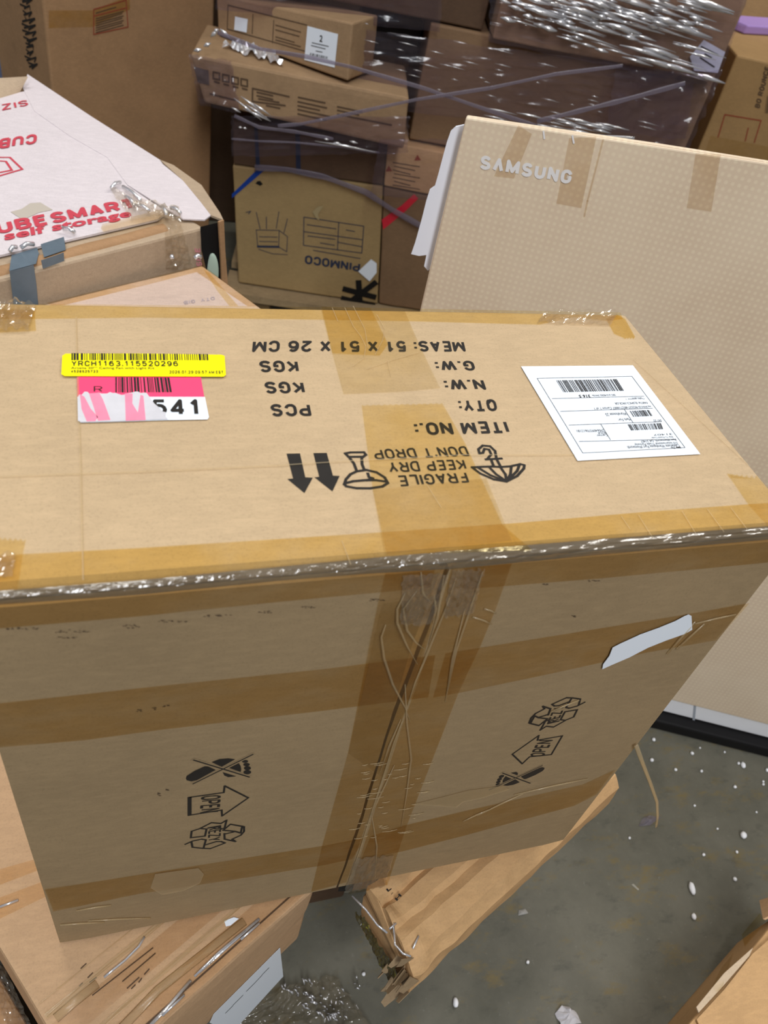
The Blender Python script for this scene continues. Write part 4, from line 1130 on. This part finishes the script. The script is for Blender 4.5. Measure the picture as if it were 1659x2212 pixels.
pin.part('black_strap', join(*[strokes(pl_, [[K4(*p) for p in l]], 0.016, 0.0012 + 0.0004 * i) for i, l in enumerate(star)]), M['black'], label='black straps crossing at the lower right')

sid, pl_ = stack_box('side_carton', 'brown carton with red tape, right of the olive carton on the wrapped stack', [(818, 657), (1000, 690), (1010, 440), (829, 404)], 0.0, 0.30, M['kraft_brown'], 5, zmin=0.1405)
sid.part('red_tape', slab(pl_, [K4(1258, 515), K4(1385, 425), K4(1465, 352), K4(1492, 380), K4(1400, 470), K4(1268, 578)], 0.0008, 0.0008), M['red_tape'])
tri, pl_ = stack_box('warning_carton', 'orange brown carton with small warning triangles, left of the television carton top', [(829, 402), (1010, 438), (1014, 340), (838, 306)], 0.004, 0.30, M['kraft_orange'], 6)
tri.part('warning_triangle', join(*[poly(pl_, [K4(a - 22, b + 20), K4(a + 22, b + 18), K4(a, b - 18)], 0.0008) for a, b in ((1303, 188), (1487, 118))]), M['ink_rust'])
tri.part('printed_text', strokes(pl_, [[K4(1330 + 8 * (k % 2), 150 + 24 * k), K4(1500 - 30 * (k % 3), 178 + 24 * k)] for k in range(7)], 0.0022, 0.0008), M['ink_soft'])
nar, pl_ = stack_box('low_carton', 'low dark brown carton wrapped in film, above the olive carton', [(503, 356), (828, 401), (838, 306), (503, 256)], 0.0, 0.34, M['kraft_dark'], 7)
nar.part('black_strap', slab(pl_, [(549, 268), (556, 269), (562, 362), (553, 361)], 0.0008, 0.0008), M['ink_blue'])
nar.part('black_strap', slab(pl_, [(638, 282), (648, 284), (650, 374), (640, 372)], 0.0008, 0.0008), M['ink_blue'])

# long carton jutting out
shf = 0.10
A4 = lambda a, b: (400 + a / 2.9625, b / 2.9625)
plL = PK.shift(shf)
lq = [(440, 222), (872, 323), (884, 212), (410, 116)]
lng, pl_ = stack_box('long_carton', 'long tan carton with printed panels jutting left from the wrapped stack', lq, shf, 0.24, M['kraft_stack'], 8, 0.006)
ms = [strokes(pl_, [[A4(430 + 4 * k, 560 + k * 2), A4(430, 660)] for k in (0,)], 0.003, 0.0008)]
bx = []
for a, b in ((180, 460), (240, 475), (300, 490), (358, 503)):
    bx.append([(a, b), (a + 40, b + 8), (a + 40, b + 50), (a, b + 42), (a, b)]); bx.append([(a + 8, b + 62), (a + 38, b + 70)])
bx += [[(432, 565), (665, 618)], [(432, 565), (430, 648)], [(430, 648), (640, 675)], [(460, 590), (560, 612)], [(460, 612), (560, 635)], [(470, 632), (600, 655)], [(520, 675), (605, 692)],
       [(725, 622), (895, 658)], [(722, 650), (905, 690)], [(722, 676), (860, 705)], [(722, 700), (925, 745)], [(722, 728), (900, 768)], [(975, 682), (1130, 715)], [(975, 705), (1110, 735)], [(975, 730), (1320, 800)], [(160, 600), (320, 640)]]
lng.part('printed_panel', strokes(pl_, [[A4(*p) for p in l] for l in bx], 0.0035, 0.0008), M['ink_soft'])
lng.part('printed_panel', poly(pl_, [A4(55, 425), A4(150, 450), A4(155, 545), A4(80, 525)], 0.0008), flat('grey_print', (110, 96, 88), 0.7, var=0.3))
lng.part('torn_film', (lambda: crumpled(zplane(lng.o.location.z + 0.112), [A4(235, 320), A4(620, 440), A4(560, 300), A4(380, 300)], 26, 14, 0.018, 5, 4, 0.004, 61, 6))(), M['wrap_glint'], label='bunched white film on the long carton')

# carton with the shipping label
zl = max((plL.at(*p)).z for p in lq[2:])
zl += 0.002
fp, fp2 = zplane(zl).at(470, 76), zplane(zl).at(752, 176)
PU = vplane(fp, fp2)
dAp = 0.07
up, pl_ = stack_box('labelled_carton', 'tan carton with white shipping label, on top of the long carton', [(470, 76), (752, 176), (762, 50), (466, -14)], 0, 0.12, M['kraft_stack'], 9, pl=PU)
q_ = up.part('white_sticker', slab(pl_, [A4(785, 166), A4(980, 218), A4(958, 432), A4(765, 382)], 0.0006, 0.001), M['white_paper'], label='white rectangular address label')
up.part('label_print', join(text(pl_, '2', A4(862, 265), A4(880, 270), A4(866, 222), 0.0022, 0.03), strokes(pl_, [[A4(815, 272), A4(920, 296)], [A4(810, 290), A4(900, 312)], [A4(840, 325), A4(880, 333)]], 0.0015, 0.0022), bars(pl_, [A4(800, 352), A4(918, 378), A4(920, 362), A4(803, 336)], 18, 2, 0.0022)), M['ink'], parent=q_)
q_ = up.part('white_sticker', slab(pl_, [A4(322, 105), A4(402, 122), A4(395, 208), A4(316, 190)], 0.0006, 0.001), M['white_paper'], label='small white square label')
up.part('printed_panel', strokes(pl_, [[A4(275, 32), A4(270, 185), A4(780, 330)], [A4(275, 32), A4(780, 160)], [A4(435, 90), A4(430, 215)], [A4(568, 130), A4(560, 275)], [A4(580, 160), A4(740, 205)], [A4(580, 190), A4(730, 232)], [A4(580, 235), A4(700, 270)], [A4(580, 255), A4(740, 298)]], 0.002, 0.0009), M['ink_soft'])
dA2 = dAp
# darker cartons under the film to the right
B3 = lambda a, b: (860 + a / 2.0764, b / 2.0764)
rc, pl_ = stack_uz('film_wrapped_carton', 'dark brown carton behind film strands, right of the labelled carton', 0.388, 1.06, 0.580, 0.829, -0.02, 0.55, M['kraft_brown'], 10)
rc2, _ = stack_uz('film_wrapped_carton', 'black box painting the shade of the recess between the labelled and brown cartons', 0.236, 0.384, 0.718, 0.804, -0.14, 0.2, M['black'], 11)  # black colour stands in for the shade of the recess
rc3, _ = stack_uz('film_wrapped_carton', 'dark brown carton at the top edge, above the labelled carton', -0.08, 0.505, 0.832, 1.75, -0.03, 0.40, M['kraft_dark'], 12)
stack_uz('support_carton', 'plain brown carton hidden behind the television carton on the pallet', 0.69, 1.05, 0.1405, 0.577, -0.02, 0.45, M['kraft_brown'], 13)
shT = 0.02
tpb, pl_ = stack_uz('bulky_carton', 'tan carton bound in glinting film at the top right of the stack', 0.522, 1.04, 0.8315, 1.7, shT, 0.5, M['kraft_stack'], 14)
tpb.part('printed_text', join(block(pl_, 'LOU', B3(735, 52), B3(866, 92), B3(742, 20), 0.0008, 0.2)), M['ink'])
q_ = tpb.part('white_sticker', slab(pl_, [(1518, 84), (1564, 110), (1548, 155), (1497, 150), (1488, 120)], 0.0006, 0.008), M['white_paper'], label='crumpled white label with black print under the film')
tpb.part('label_print', strokes(pl_, [[(1512, 98), (1548, 116)], [(1510, 122), (1540, 142)], [(1520, 114), (1534, 122)]], 0.0028, 0.0095), M['ink'], parent=q_)

# the film itself
wr = Thing('stretch_wrap', 'glinting clear stretch film wound around the cartons on the pallet', 'plastic film', V((0.7, 1.5, 0.14)))
plW = PK.shift(shf + 0.012)
def film(q, nu, nv, amp, fu, fv, seed, shift=0.0, mat='wrap'):
    return crumpled(PK.shift(shift), q, nu, nv, amp * 0.45, fu, fv, 0.0, seed, 5)


wr.part('film_sheet', film([(500, 338), (880, 330), (884, 250), (500, 250)], 40, 20, 0.012, 6, 9, 71, shf + 0.006), M['wrap'], smooth=True)
wr.part('film_sheet', film([(760, 230), (1480, 300), (1500, 160), (770, 60)], 60, 30, 0.016, 8, 12, 72, 0.03), M['wrap'], smooth=True)
wr.part('film_sheet', film([(1055, 90), (1545, 190), (1618, -20), (1060, -60)], 60, 40, 0.014, 6, 18, 73, shT + 0.012), M['wrap'], smooth=True)
wr.part('film_sheet', film([(800, 420), (1000, 440), (1010, 300), (820, 300)], 20, 20, 0.01, 5, 5, 74, shf + 0.02), M['wrap'], smooth=True)
wr.part('film_sheet', film([(466, 20), (950, 70), (960, -60), (470, -90)], 40, 16, 0.012, 6, 6, 75, 0.0), M['wrap'], smooth=True)
wr.part('film_sheet', film([(1300, 330), (1478, 340), (1560, 150), (1330, 150)], 26, 26, 0.03, 5, 5, 76, 0.05), M['wrap'], smooth=True)
wr.part('film_sheet', crumpled(plL.shift(0.006), [(430, 225), (520, 245), (500, 130), (408, 116)], 16, 20, 0.008, 4, 6, 0.0, 78, 4), M['wrap'], smooth=True)


def strand(pts, w, shift, mat='wrap_rope'):
    pl = PK.shift(shift)
    P = []
    for i in range(len(pts) - 1):
        for k in range(6): P.append(pl.at(*lerp(pts[i], pts[i + 1], k / 6)))
    P.append(pl.at(*pts[-1]))
    return wr.part('film_strand', tube(P, lambda t: w * (0.72 + 0.1 * math.sin(t * 23)), 8, nK, 0.18), M[mat], smooth=True)


strand([(470, 70), (560, 105), (660, 122), (760, 145), (920, 192), (1060, 240), (1160, 272)], 0.0055, 0.14)
strand([(600, 272), (650, 268), (760, 245), (900, 215), (1060, 190), (1200, 160), (1345, 142)], 0.005, 0.15)
strand([(1160, 262), (1250, 240), (1340, 218), (1480, 180)], 0.007, 0.12)
strand([(550, 362), (620, 366), (700, 382), (790, 415), (850, 455), (930, 500)], 0.010, 0.02)
strand([(500, 300), (560, 305), (640, 308), (740, 318), (820, 330)], 0.003, shf + 0.02)
strand([(1160, 272), (1250, 292), (1370, 300)], 0.006, 0.14, 'wrap_glint')
strand([(506, 250), (560, 275), (640, 285), (720, 300)], 0.005, shf + 0.02)
# film wrinkles, white colour painting the light caught on folds
r = random.Random(20); ms = []


def glint(x, y, ln, slope, w, shift):
    pl = PK.shift(shift)
    return tube([pl.at(x, y), pl.at(x + ln / 2, y + ln / 2 * slope + ln * 0.01), pl.at(x + ln, y + ln * slope + ln * 0.05)], lambda t: w * (0.25 + math.sin(math.pi * min(1, max(0, t)))), 5)


for _ in range(170):
    t = r.random(); s = r.random()
    x = 1080 + 420 * s; y = -20 + 60 * s + 130 * t * (0.5 + 0.5 * s)
    if r.random() < 0.45: x = 1180 + 330 * r.random(); y = r.uniform(-15, 55)
    ms.append(glint(x, y, 22 + 110 * r.random() ** 2, 0.22 + 0.05 * r.random(), 0.0014 + 0.0040 * r.random() ** 2, shT + 0.028 + r.random() * 0.015))
wr.part('film_wrinkle', join(*ms), M['wrap_glint'], smooth=True, stuff=True, label='film wrinkles with painted white glints at upper right')
ms = []
for _ in range(22):
    x = r.uniform(1040, 1330); y = 235 + (x - 1040) * 0.14 + r.uniform(-10, 25)
    ms.append(glint(x, y, 20 + 60 * r.random(), 0.17, 0.001 + 0.0018 * r.random(), 0.10))
for _ in range(34):
    x = r.uniform(780, 1400); y = 60 + (x - 780) * 0.2 + r.uniform(-20, 100)
    ms.append(glint(x, y, 8 + 40 * r.random(), 0.2, 0.0007, 0.06))
for x, y, l, s_ in ((505, 212, 60, 0.75), (520, 208, 45, 0.7), (530, 225, 50, 0.6), (545, 222, 40, 0.65), (500, 232, 20, 0.5), (525, 235, 60, 0.4), (515, 275, 8, 0), (525, 276, 8, 0.2), (720, 308, 16, 0.1), (700, 300, 10, 0.1), (755, 305, 18, 0.2), (680, 305, 130, 0.13), (690, 258, 8, 0.1)):
    ms.append(glint(x, y, l, s_, 0.0022, shf + 0.03))
for x, y, l, s_ in ((418, 110, 18, -0.25), (440, 100, 15, -0.5), (455, 80, 14, -1.0), (462, 70, 10, -0.8), (475, 62, 22, 0.9)):
    ms.append(glint(x, y, l, s_, 0.004, shf + 0.01))
wr.part('film_wrinkle', join(*ms), M['wrap_glint'], smooth=True, stuff=True, label='fine film wrinkles with painted white glints')

# ------------------------------------------------------------------ 9. tall carton at back left and what stands beyond
tq1 = V((-0.31, 1.73, 0)); tq2 = V((0.07, 1.91, 0))
PT = vplane(tq1, tq2); uT = (tq2 - tq1).normalized()
tallf = [PT.at(96, 250), PT.at(468, 470), PT.at(468, -160), PT.at(106, -160)]
x0 = PT.at(102, 100); x1 = PT.at(462, 100)
a0 = V((x0.x, x0.y, 0)); a1 = V((x1.x, x1.y, 0)); hT = 1.9
qT = [a0, a1, a1 + V((0, 0, hT)), a0 + V((0, 0, hT))]
tall = Thing('tall_carton', 'tall brown carton with handwriting and red framed text, standing at back left', 'box', base_of(qT, cross_depth(PT, 0.3)))
dT = V((-0.28, 0.62, 0)).normalized() * 0.3
dT = cross_depth(PT, 0.6)
K_ = Plane(a0, (0, 1, 0)); tgt = ray(27, 100)
bestk = min((abs(np.cross(np.array([(a0 + (cross_depth(PT, 0.3) + uT * -k * 0.01)).x - CAM[0], (a0 + (cross_depth(PT, 0.3) + uT * -k * 0.01)).y - CAM[1]]), tgt[:2] / np.linalg.norm(tgt[:2]))), k) for k in range(0, 60))[1]
dT = cross_depth(PT, 0.3) + uT * -bestk * 0.01
tall.part('carton_body', hexa(qT, dT, 0.002, 15, 0.005), M['kraft_old'])
tall.part('packing_tape', poly(PT, [(105, 22), (200, 22), (280, -10), (280, 20), (200, 58), (105, 60)], 0.0008), M['tape'])
fr = [(202, 20), (272, 0), (276, 58), (202, 74), (202, 20)]
tall.part('printed_text', join(strokes(PT, [fr, [(204, 34), (274, 16)]], 0.0022, 0.001)), M['ink_rust'], label='red framed text block')
tall.part('printed_text', strokes(PT, [[(207, 40 + 5 * k), (266 - 3 * (k % 2), 24 + 5 * k)] for k in range(7)] + [[(207, 28), (250, 15)]], 0.0020, 0.001), M['ink_soft'])
STl = Plane(a0, V((0, 0, 1)).cross(dT))
scr = []
r = random.Random(31)
for k in range(11):
    x = 48 + k * 1.0; y = -5 + k * 14
    scr.append([(x + r.uniform(-6, 4), y), (x + r.uniform(6, 20), y + 6), (x + r.uniform(-2, 6), y + 9), (x + r.uniform(14, 26), y + 3), (x + r.uniform(8, 20), y + 13)])
tall.part('handwriting', strokes(STl, scr, 0.0035, 0.001), M['ink'], label='black marker scribble')
bk = Thing('wrapped_load', 'bluish film wrapped load far behind at the top left edge', 'box', V((-0.95, 3.3, 0)))
bk.part('load_body', hexa([(-1.35, 3.1, 0), (-0.52, 3.1, 0), (-0.52, 3.1, 1.3), (-1.35, 3.1, 1.3)], (0, 0.5, 0), 0.01, 3, 0.02), M['blue_wrap'])
bk.part('film_wrinkle', join(*[tube([V((-1.2, 3.07, zz)), V((-0.9, 3.07, zz + 0.03)), V((-0.55, 3.07, zz + 0.1))], 0.012, 6) for zz in (0.2, 0.35, 0.5, 0.62)]), M['wrap_glint'], smooth=True)

gapc = Thing('gap_blocker', 'brown carton added behind the wrapped stack to block light and keep the gap dark', 'box', V((0.6, 2.5, 0)))  # added occluder, keeps light out of the gap beside the stack
gapc.part('carton_body', hexa([(-0.02, 2.36, 0), (1.2, 2.30, 0), (1.2, 2.30, 1.9), (-0.02, 2.36, 1.9)], (0.0, 0.4, 0), 0.002, 21, 0.005), M['kraft_dark'])

# ------------------------------------------------------------------ 10. cartons at the right edge, behind
g1, g2 = V((1.15, 1.72, 0)), V((1.9, 1.45, 0))
PG = vplane(g1, g2); uG = (g2 - g1).normalized()
gl_, gr_ = PG.at(1592, 118), PG.at(1659, 128)
gb = PG.at(1528, 325)
xl = V((gl_.x, gl_.y, 0)); hG = gl_.z
leanx = (gb - gl_).dot(uG)
qG = [xl + uG * leanx * 0.6, xl + uG * 0.55 + uG * leanx * 0.6, xl + uG * 0.55 + V((0, 0, hG)), xl + V((0, 0, hG))]
rt = Thing('right_carton', 'brown carton with red printed frame at the right edge, behind the television carton', 'box', base_of(qG, cross_depth(PG, 0.4)))
rt.part('carton_body', hexa(qG, cross_depth(PG, 0.4), 0.002, 16, 0.005), M['kraft_right'])
R5 = lambda a, b: (1460 + a / 6.146, b / 6.146)
rt.part('printed_frame', strokes(PG, [[R5(650, 1520), R5(1130, 1600), R5(1040, 1890)], [R5(650, 1520), R5(560, 1820)], [R5(960, 1700), R5(920, 1870)]], 0.003, 0.001), M['ink_rust'])
rt.part('printed_text', join(block(PG, 'BO ROUNCF', R5(1110, 1440), R5(1250, 900), R5(1045, 1420), 0.001, 0.22), bars(PG, [R5(1180, 1500), R5(1290, 1520), R5(1320, 1290), R5(1210, 1270)], 6, 3, 0.001)), M['ink_soft'])
rt.part('packing_tape', poly(PG, [R5(460, 1800), R5(1300, 1960), R5(1300, 2160), R5(390, 2010)], 0.001), M['tape_clear'])
zt = hG + 0.001
gq = [zplane(zt).at(1606, 74), zplane(zt).at(1750, 82)]
pg = (gq[1] - gq[0]).normalized(); ng = V((-pg.y, pg.x, 0))
single('purple_parcel', 'flat lilac parcel on the brown carton at the right edge', 'parcel', hexa([gq[0], gq[1], gq[1] + V((0, 0, 0.022)), gq[0] + V((0, 0, 0.022))], ng * 0.10, 0.002, 5, 0.004), M['purple'])
g3 = zplane(zt).at(1600, 40) + ng * 0.25
bb = Thing('far_carton', 'brown carton at the top right corner behind the lilac parcel', 'box', V((g3.x + 0.3, g3.y + 0.2, 0)))
bb.part('carton_body', hexa([V((g3.x - 0.05, g3.y, 0)), V((g3.x + 0.7, g3.y - 0.15, 0)), V((g3.x + 0.7, g3.y - 0.15, 1.5)), V((g3.x - 0.05, g3.y, 1.5))], (0.08, 0.4, 0), 0.002, 5, 0.004), M['kraft_orange'])

# ------------------------------------------------------------------ 11. open carton, bottom right
zR = 0.15
r1, r2 = onz(1659, 2005, zR), onz(1487, 2212, zR)
dR = (r1 - r2).normalized(); wR = V((dR.y, -dR.x, 0))
qR = [r2 - dR * 0.25, r1 + dR * 0.05, r1 + dR * 0.05, r2 - dR * 0.25]
qR = [V((qR[0].x, qR[0].y, 0.001)), V((qR[1].x, qR[1].y, 0.001)), V(qR[2]), V(qR[3])]
br = Thing('open_carton', 'tan carton with lifted flaps on the floor in the bottom right corner', 'box', base_of(qR, wR * 0.4))
br.part('carton_body', hexa(qR, wR * 0.4, 0.002, 18, 0.003), M['kraft_orange'])
PR = zplane(zR)
br.part('top_flap', slab(PR, [(1659, 2030), (1700, 1990), (1760, 2250), (1520, 2250), (1500, 2205), (1560, 2140), (1619, 2065)], 0.003, 0.004), M['kraft_orange'])
br.part('lifted_flap', slab(PR.shift(0.006), [(1500, 2178), (1560, 2105), (1622, 2050), (1614, 2068), (1560, 2130), (1505, 2190)], 0.002, 0.004), M['kraft_pale'])
br.part('side_flap', (lambda a, b, c, d, t: ([a, b, c, d, a + t, b + t, c + t, d + t], [(0, 1, 2, 3), (7, 6, 5, 4), (0, 4, 5, 1), (1, 5, 6, 2), (2, 6, 7, 3), (3, 7, 4, 0)]))(
    onz(1640, 1945, 0.06), onz(1700, 1925, 0.08), onz(1690, 1965, zR - 0.01), onz(1648, 1985, zR - 0.01), V((0.003, -0.002, 0.0))), M['kraft_warm'])
SR = Plane(qR[0], -wR)
br.part('packing_tape', poly(SR, [(1640, 1970), (1655, 1990), (1610, 2045), (1602, 2015)], 0.001), M['tape_deep'])
br.part('packing_tape', poly(SR, [(1560, 2090), (1585, 2060), (1560, 2140), (1530, 2150)], 0.001), M['tape_clear'])

# ------------------------------------------------------------------ 12. small things on the floor
Fz = zplane(0.0)
Z8 = lambda a, b: (1100 + a / 2.968, 1500 + b / 2.968)


def bead(px, py, rad, name, label, group=None, stretch=1.0):
    c = Fz.at(px, py); bm = bmesh.new()
    bmesh.ops.create_icosphere(bm, subdivisions=2, radius=rad)
    ax = V((0.3, 1, 0)).normalized()
    for v in bm.verts:
        v.co += ax * v.co.dot(ax) * (stretch - 1)
        v.co *= 1 + 0.18 * noise.noise(v.co * 300 + c * 30)
    lo = min(v.co.z for v in bm.verts)
    vs = [v.co + c - V((0, 0, lo)) for v in bm.verts]; bm.verts.index_update()
    fs = [tuple(v.index for v in f.verts) for f in bm.faces]; bm.free()
    return single(name, label, 'foam bead', (vs, fs), M['foam'], True, group)


small = [(1005, 218, .0028), (922, 296, .0034), (1168, 383, .0032), (910, 426, .0036), (1063, 487, .0028), (1229, 496, .0026), (1467, 446, .0026), (1648, 491, .0034), (1625, 562, .0022), (1625, 580, .0024), (1443, 598, .0030), (1220, 346, .0018), (1378, 373, .002), (1332, 864, .0020), (768, 924, .0022), (1242, 1032, .0026), (1455, 1014, .0024), (1185, 716, .0022), (1582, 757, .0018), (116, 1720, .0026), (440, 770 - 600, .0)]
for a, b, rd in small:
    if rd: bead(*Z8(a, b), rd, 'foam_bead', 'tiny white foam bead scattered on the concrete floor', 'foam beads on the floor')
bead(*Z8(1494, 460), .0042, 'foam_bead', 'oval white foam bead on the floor below the television carton foam, largest there', None, 1.5)
bead(*Z8(1492, 911), .0056, 'foam_crumb', 'angular white foam crumb at the right middle of the bare floor', None, 1.1)
bead(*Z8(1164, 1250), .0050, 'foam_pellet', 'long white foam pellet lying on open floor above the open carton', None, 2.1)
bead(*Z8(1441, 1190), .0034, 'foam_bead', 'small white foam bead right of the long pellet', None)
bead(*Z8(1177, 1430), .0038, 'foam_bead', 'white foam bead below the long pellet', None, 1.3)
bead(983, 2167, .0040, 'foam_pellet', 'white foam pellet near the tip of the crushed carton', None, 1.7)
bead(785, 2105, .0028, 'foam_bead', 'white foam bead left of the crushed carton tip', None)

# grey scraps, plastic
def scrap(name, label, pts, thick, amp, mat, seed):
    n = 14
    cxp = sum(p[0] for p in pts) / len(pts); cyp = sum(p[1] for p in pts) / len(pts)
    vs, fs = [Fz.at(cxp, cyp, amp * 1.2)], []
    m_ = len(pts) * 3
    ring = []
    for k in range(m_):
        i = k // 3; ring.append(lerp(pts[i], pts[(i + 1) % len(pts)], (k % 3) / 3))
    for lv in (0.5, 1.0):
        for k, p in enumerate(ring):
            q = lerp((cxp, cyp), p, lv)
            vs.append(Fz.at(q[0], q[1], amp * (1.1 - lv) + amp * abs(noise.noise(V((q[0] * 0.06, q[1] * 0.06, seed)))) + 0.0004))
    for k in range(m_):
        k2 = (k + 1) % m_
        fs.append((0, 1 + k, 1 + k2)); fs.append((1 + k, 1 + m_ + k, 1 + m_ + k2, 1 + k2))
    return single(name, label, 'scrap', (vs, fs), mat)


scrap('tissue_scrap', 'pale grey crumpled scrap on the floor at the bottom edge', [Z8(290, 2050), Z8(330, 2000), Z8(380, 2010), Z8(425, 2040), Z8(460, 2110), Z8(330, 2140)], 0.001, 0.012, M['torn_paper'], 3)
scrap('film_scrap', 'small grey translucent film scrap on the floor below the right side of the big carton', [Z8(828, 848), Z8(850, 800), Z8(890, 780), Z8(970, 792), Z8(900, 842)], 0.001, 0.006, M['wrap_rope'], 5)
scrap('paper_crumb', 'small pale crumb on the floor right of the crushed carton', [Z8(55, 1420), Z8(60, 1385), Z8(100, 1375), Z8(120, 1405), Z8(90, 1415)], 0.001, 0.004, flat('crumb_grey', (168, 166, 160), 0.8), 6)
scrap('paper_crumb', 'sliver of pale dust on the floor above the pellet', [Z8(780, 1220), Z8(795, 1215), Z8(832, 1250), Z8(825, 1258)], 0.001, 0.002, flat('crumb_grey2', (168, 164, 150), 0.8), 7)
# strip of film hanging off the big carton
hp = [F.at(1372, 1618) + V((0.0, -0.002, 0))]
tail = [Fz.at(*Z8(905, 690)), ]
s0 = F.at(1374, 1612, 0.002)
d0 = Plane(s0, (0, -1, 0))
pts = [d0.at(*Z8(a, b)) + V((0, -0.004 * i, 0)) for i, (a, b) in enumerate(((812, 325), (840, 410), (880, 520), (912, 620), (905, 690), (885, 735)))]
single('film_strip', 'thin clear film strip dangling from the right edge of the big carton', 'plastic film', tube(pts, lambda t: 0.0022 - 0.0008 * t, 6, (0, 1, 0), 0.25), M['tape_crease'], True)
# crumpled clear plastic on the floor, bottom middle
single('plastic_film', 'crumpled clear plastic film on the floor at the bottom, right of the paper label', 'plastic film', crumpled(Fz, [(430, 2260), (830, 2260), (720, 2110), (600, 2140)], 60, 40, 0.014, 7, 5, 0.003, 81, 10), M['crumple'], True)
r = random.Random(9); ms = []
for k in range(60):
    t = r.random()
    x, y = (600 + 130 * t + r.uniform(-18, 18), 2135 + 75 * t ** 1.2 + r.uniform(-14, 14))
    if r.random() < 0.2: x, y = r.uniform(620, 800), r.uniform(2110, 2205)
    ln = r.uniform(2, 9); an = r.uniform(0.2, 1.2)
    ms.append(tube([Fz.at(x, y, 0.016), Fz.at(x + ln * math.cos(an), y + ln * math.sin(an), 0.020), Fz.at(x + 2 * ln * math.cos(an), y + 2 * ln * math.sin(an), 0.016)], 0.0011, 5))
v_, f_ = join(*ms)
pf = [o for o in scene.collection.objects if o.name == 'plastic_film'][0]
fw = link_mesh('film_fold', [V(v) for v in v_], f_, M['wrap_glint'], pf, pf.location, True)
fw['kind'] = 'stuff'
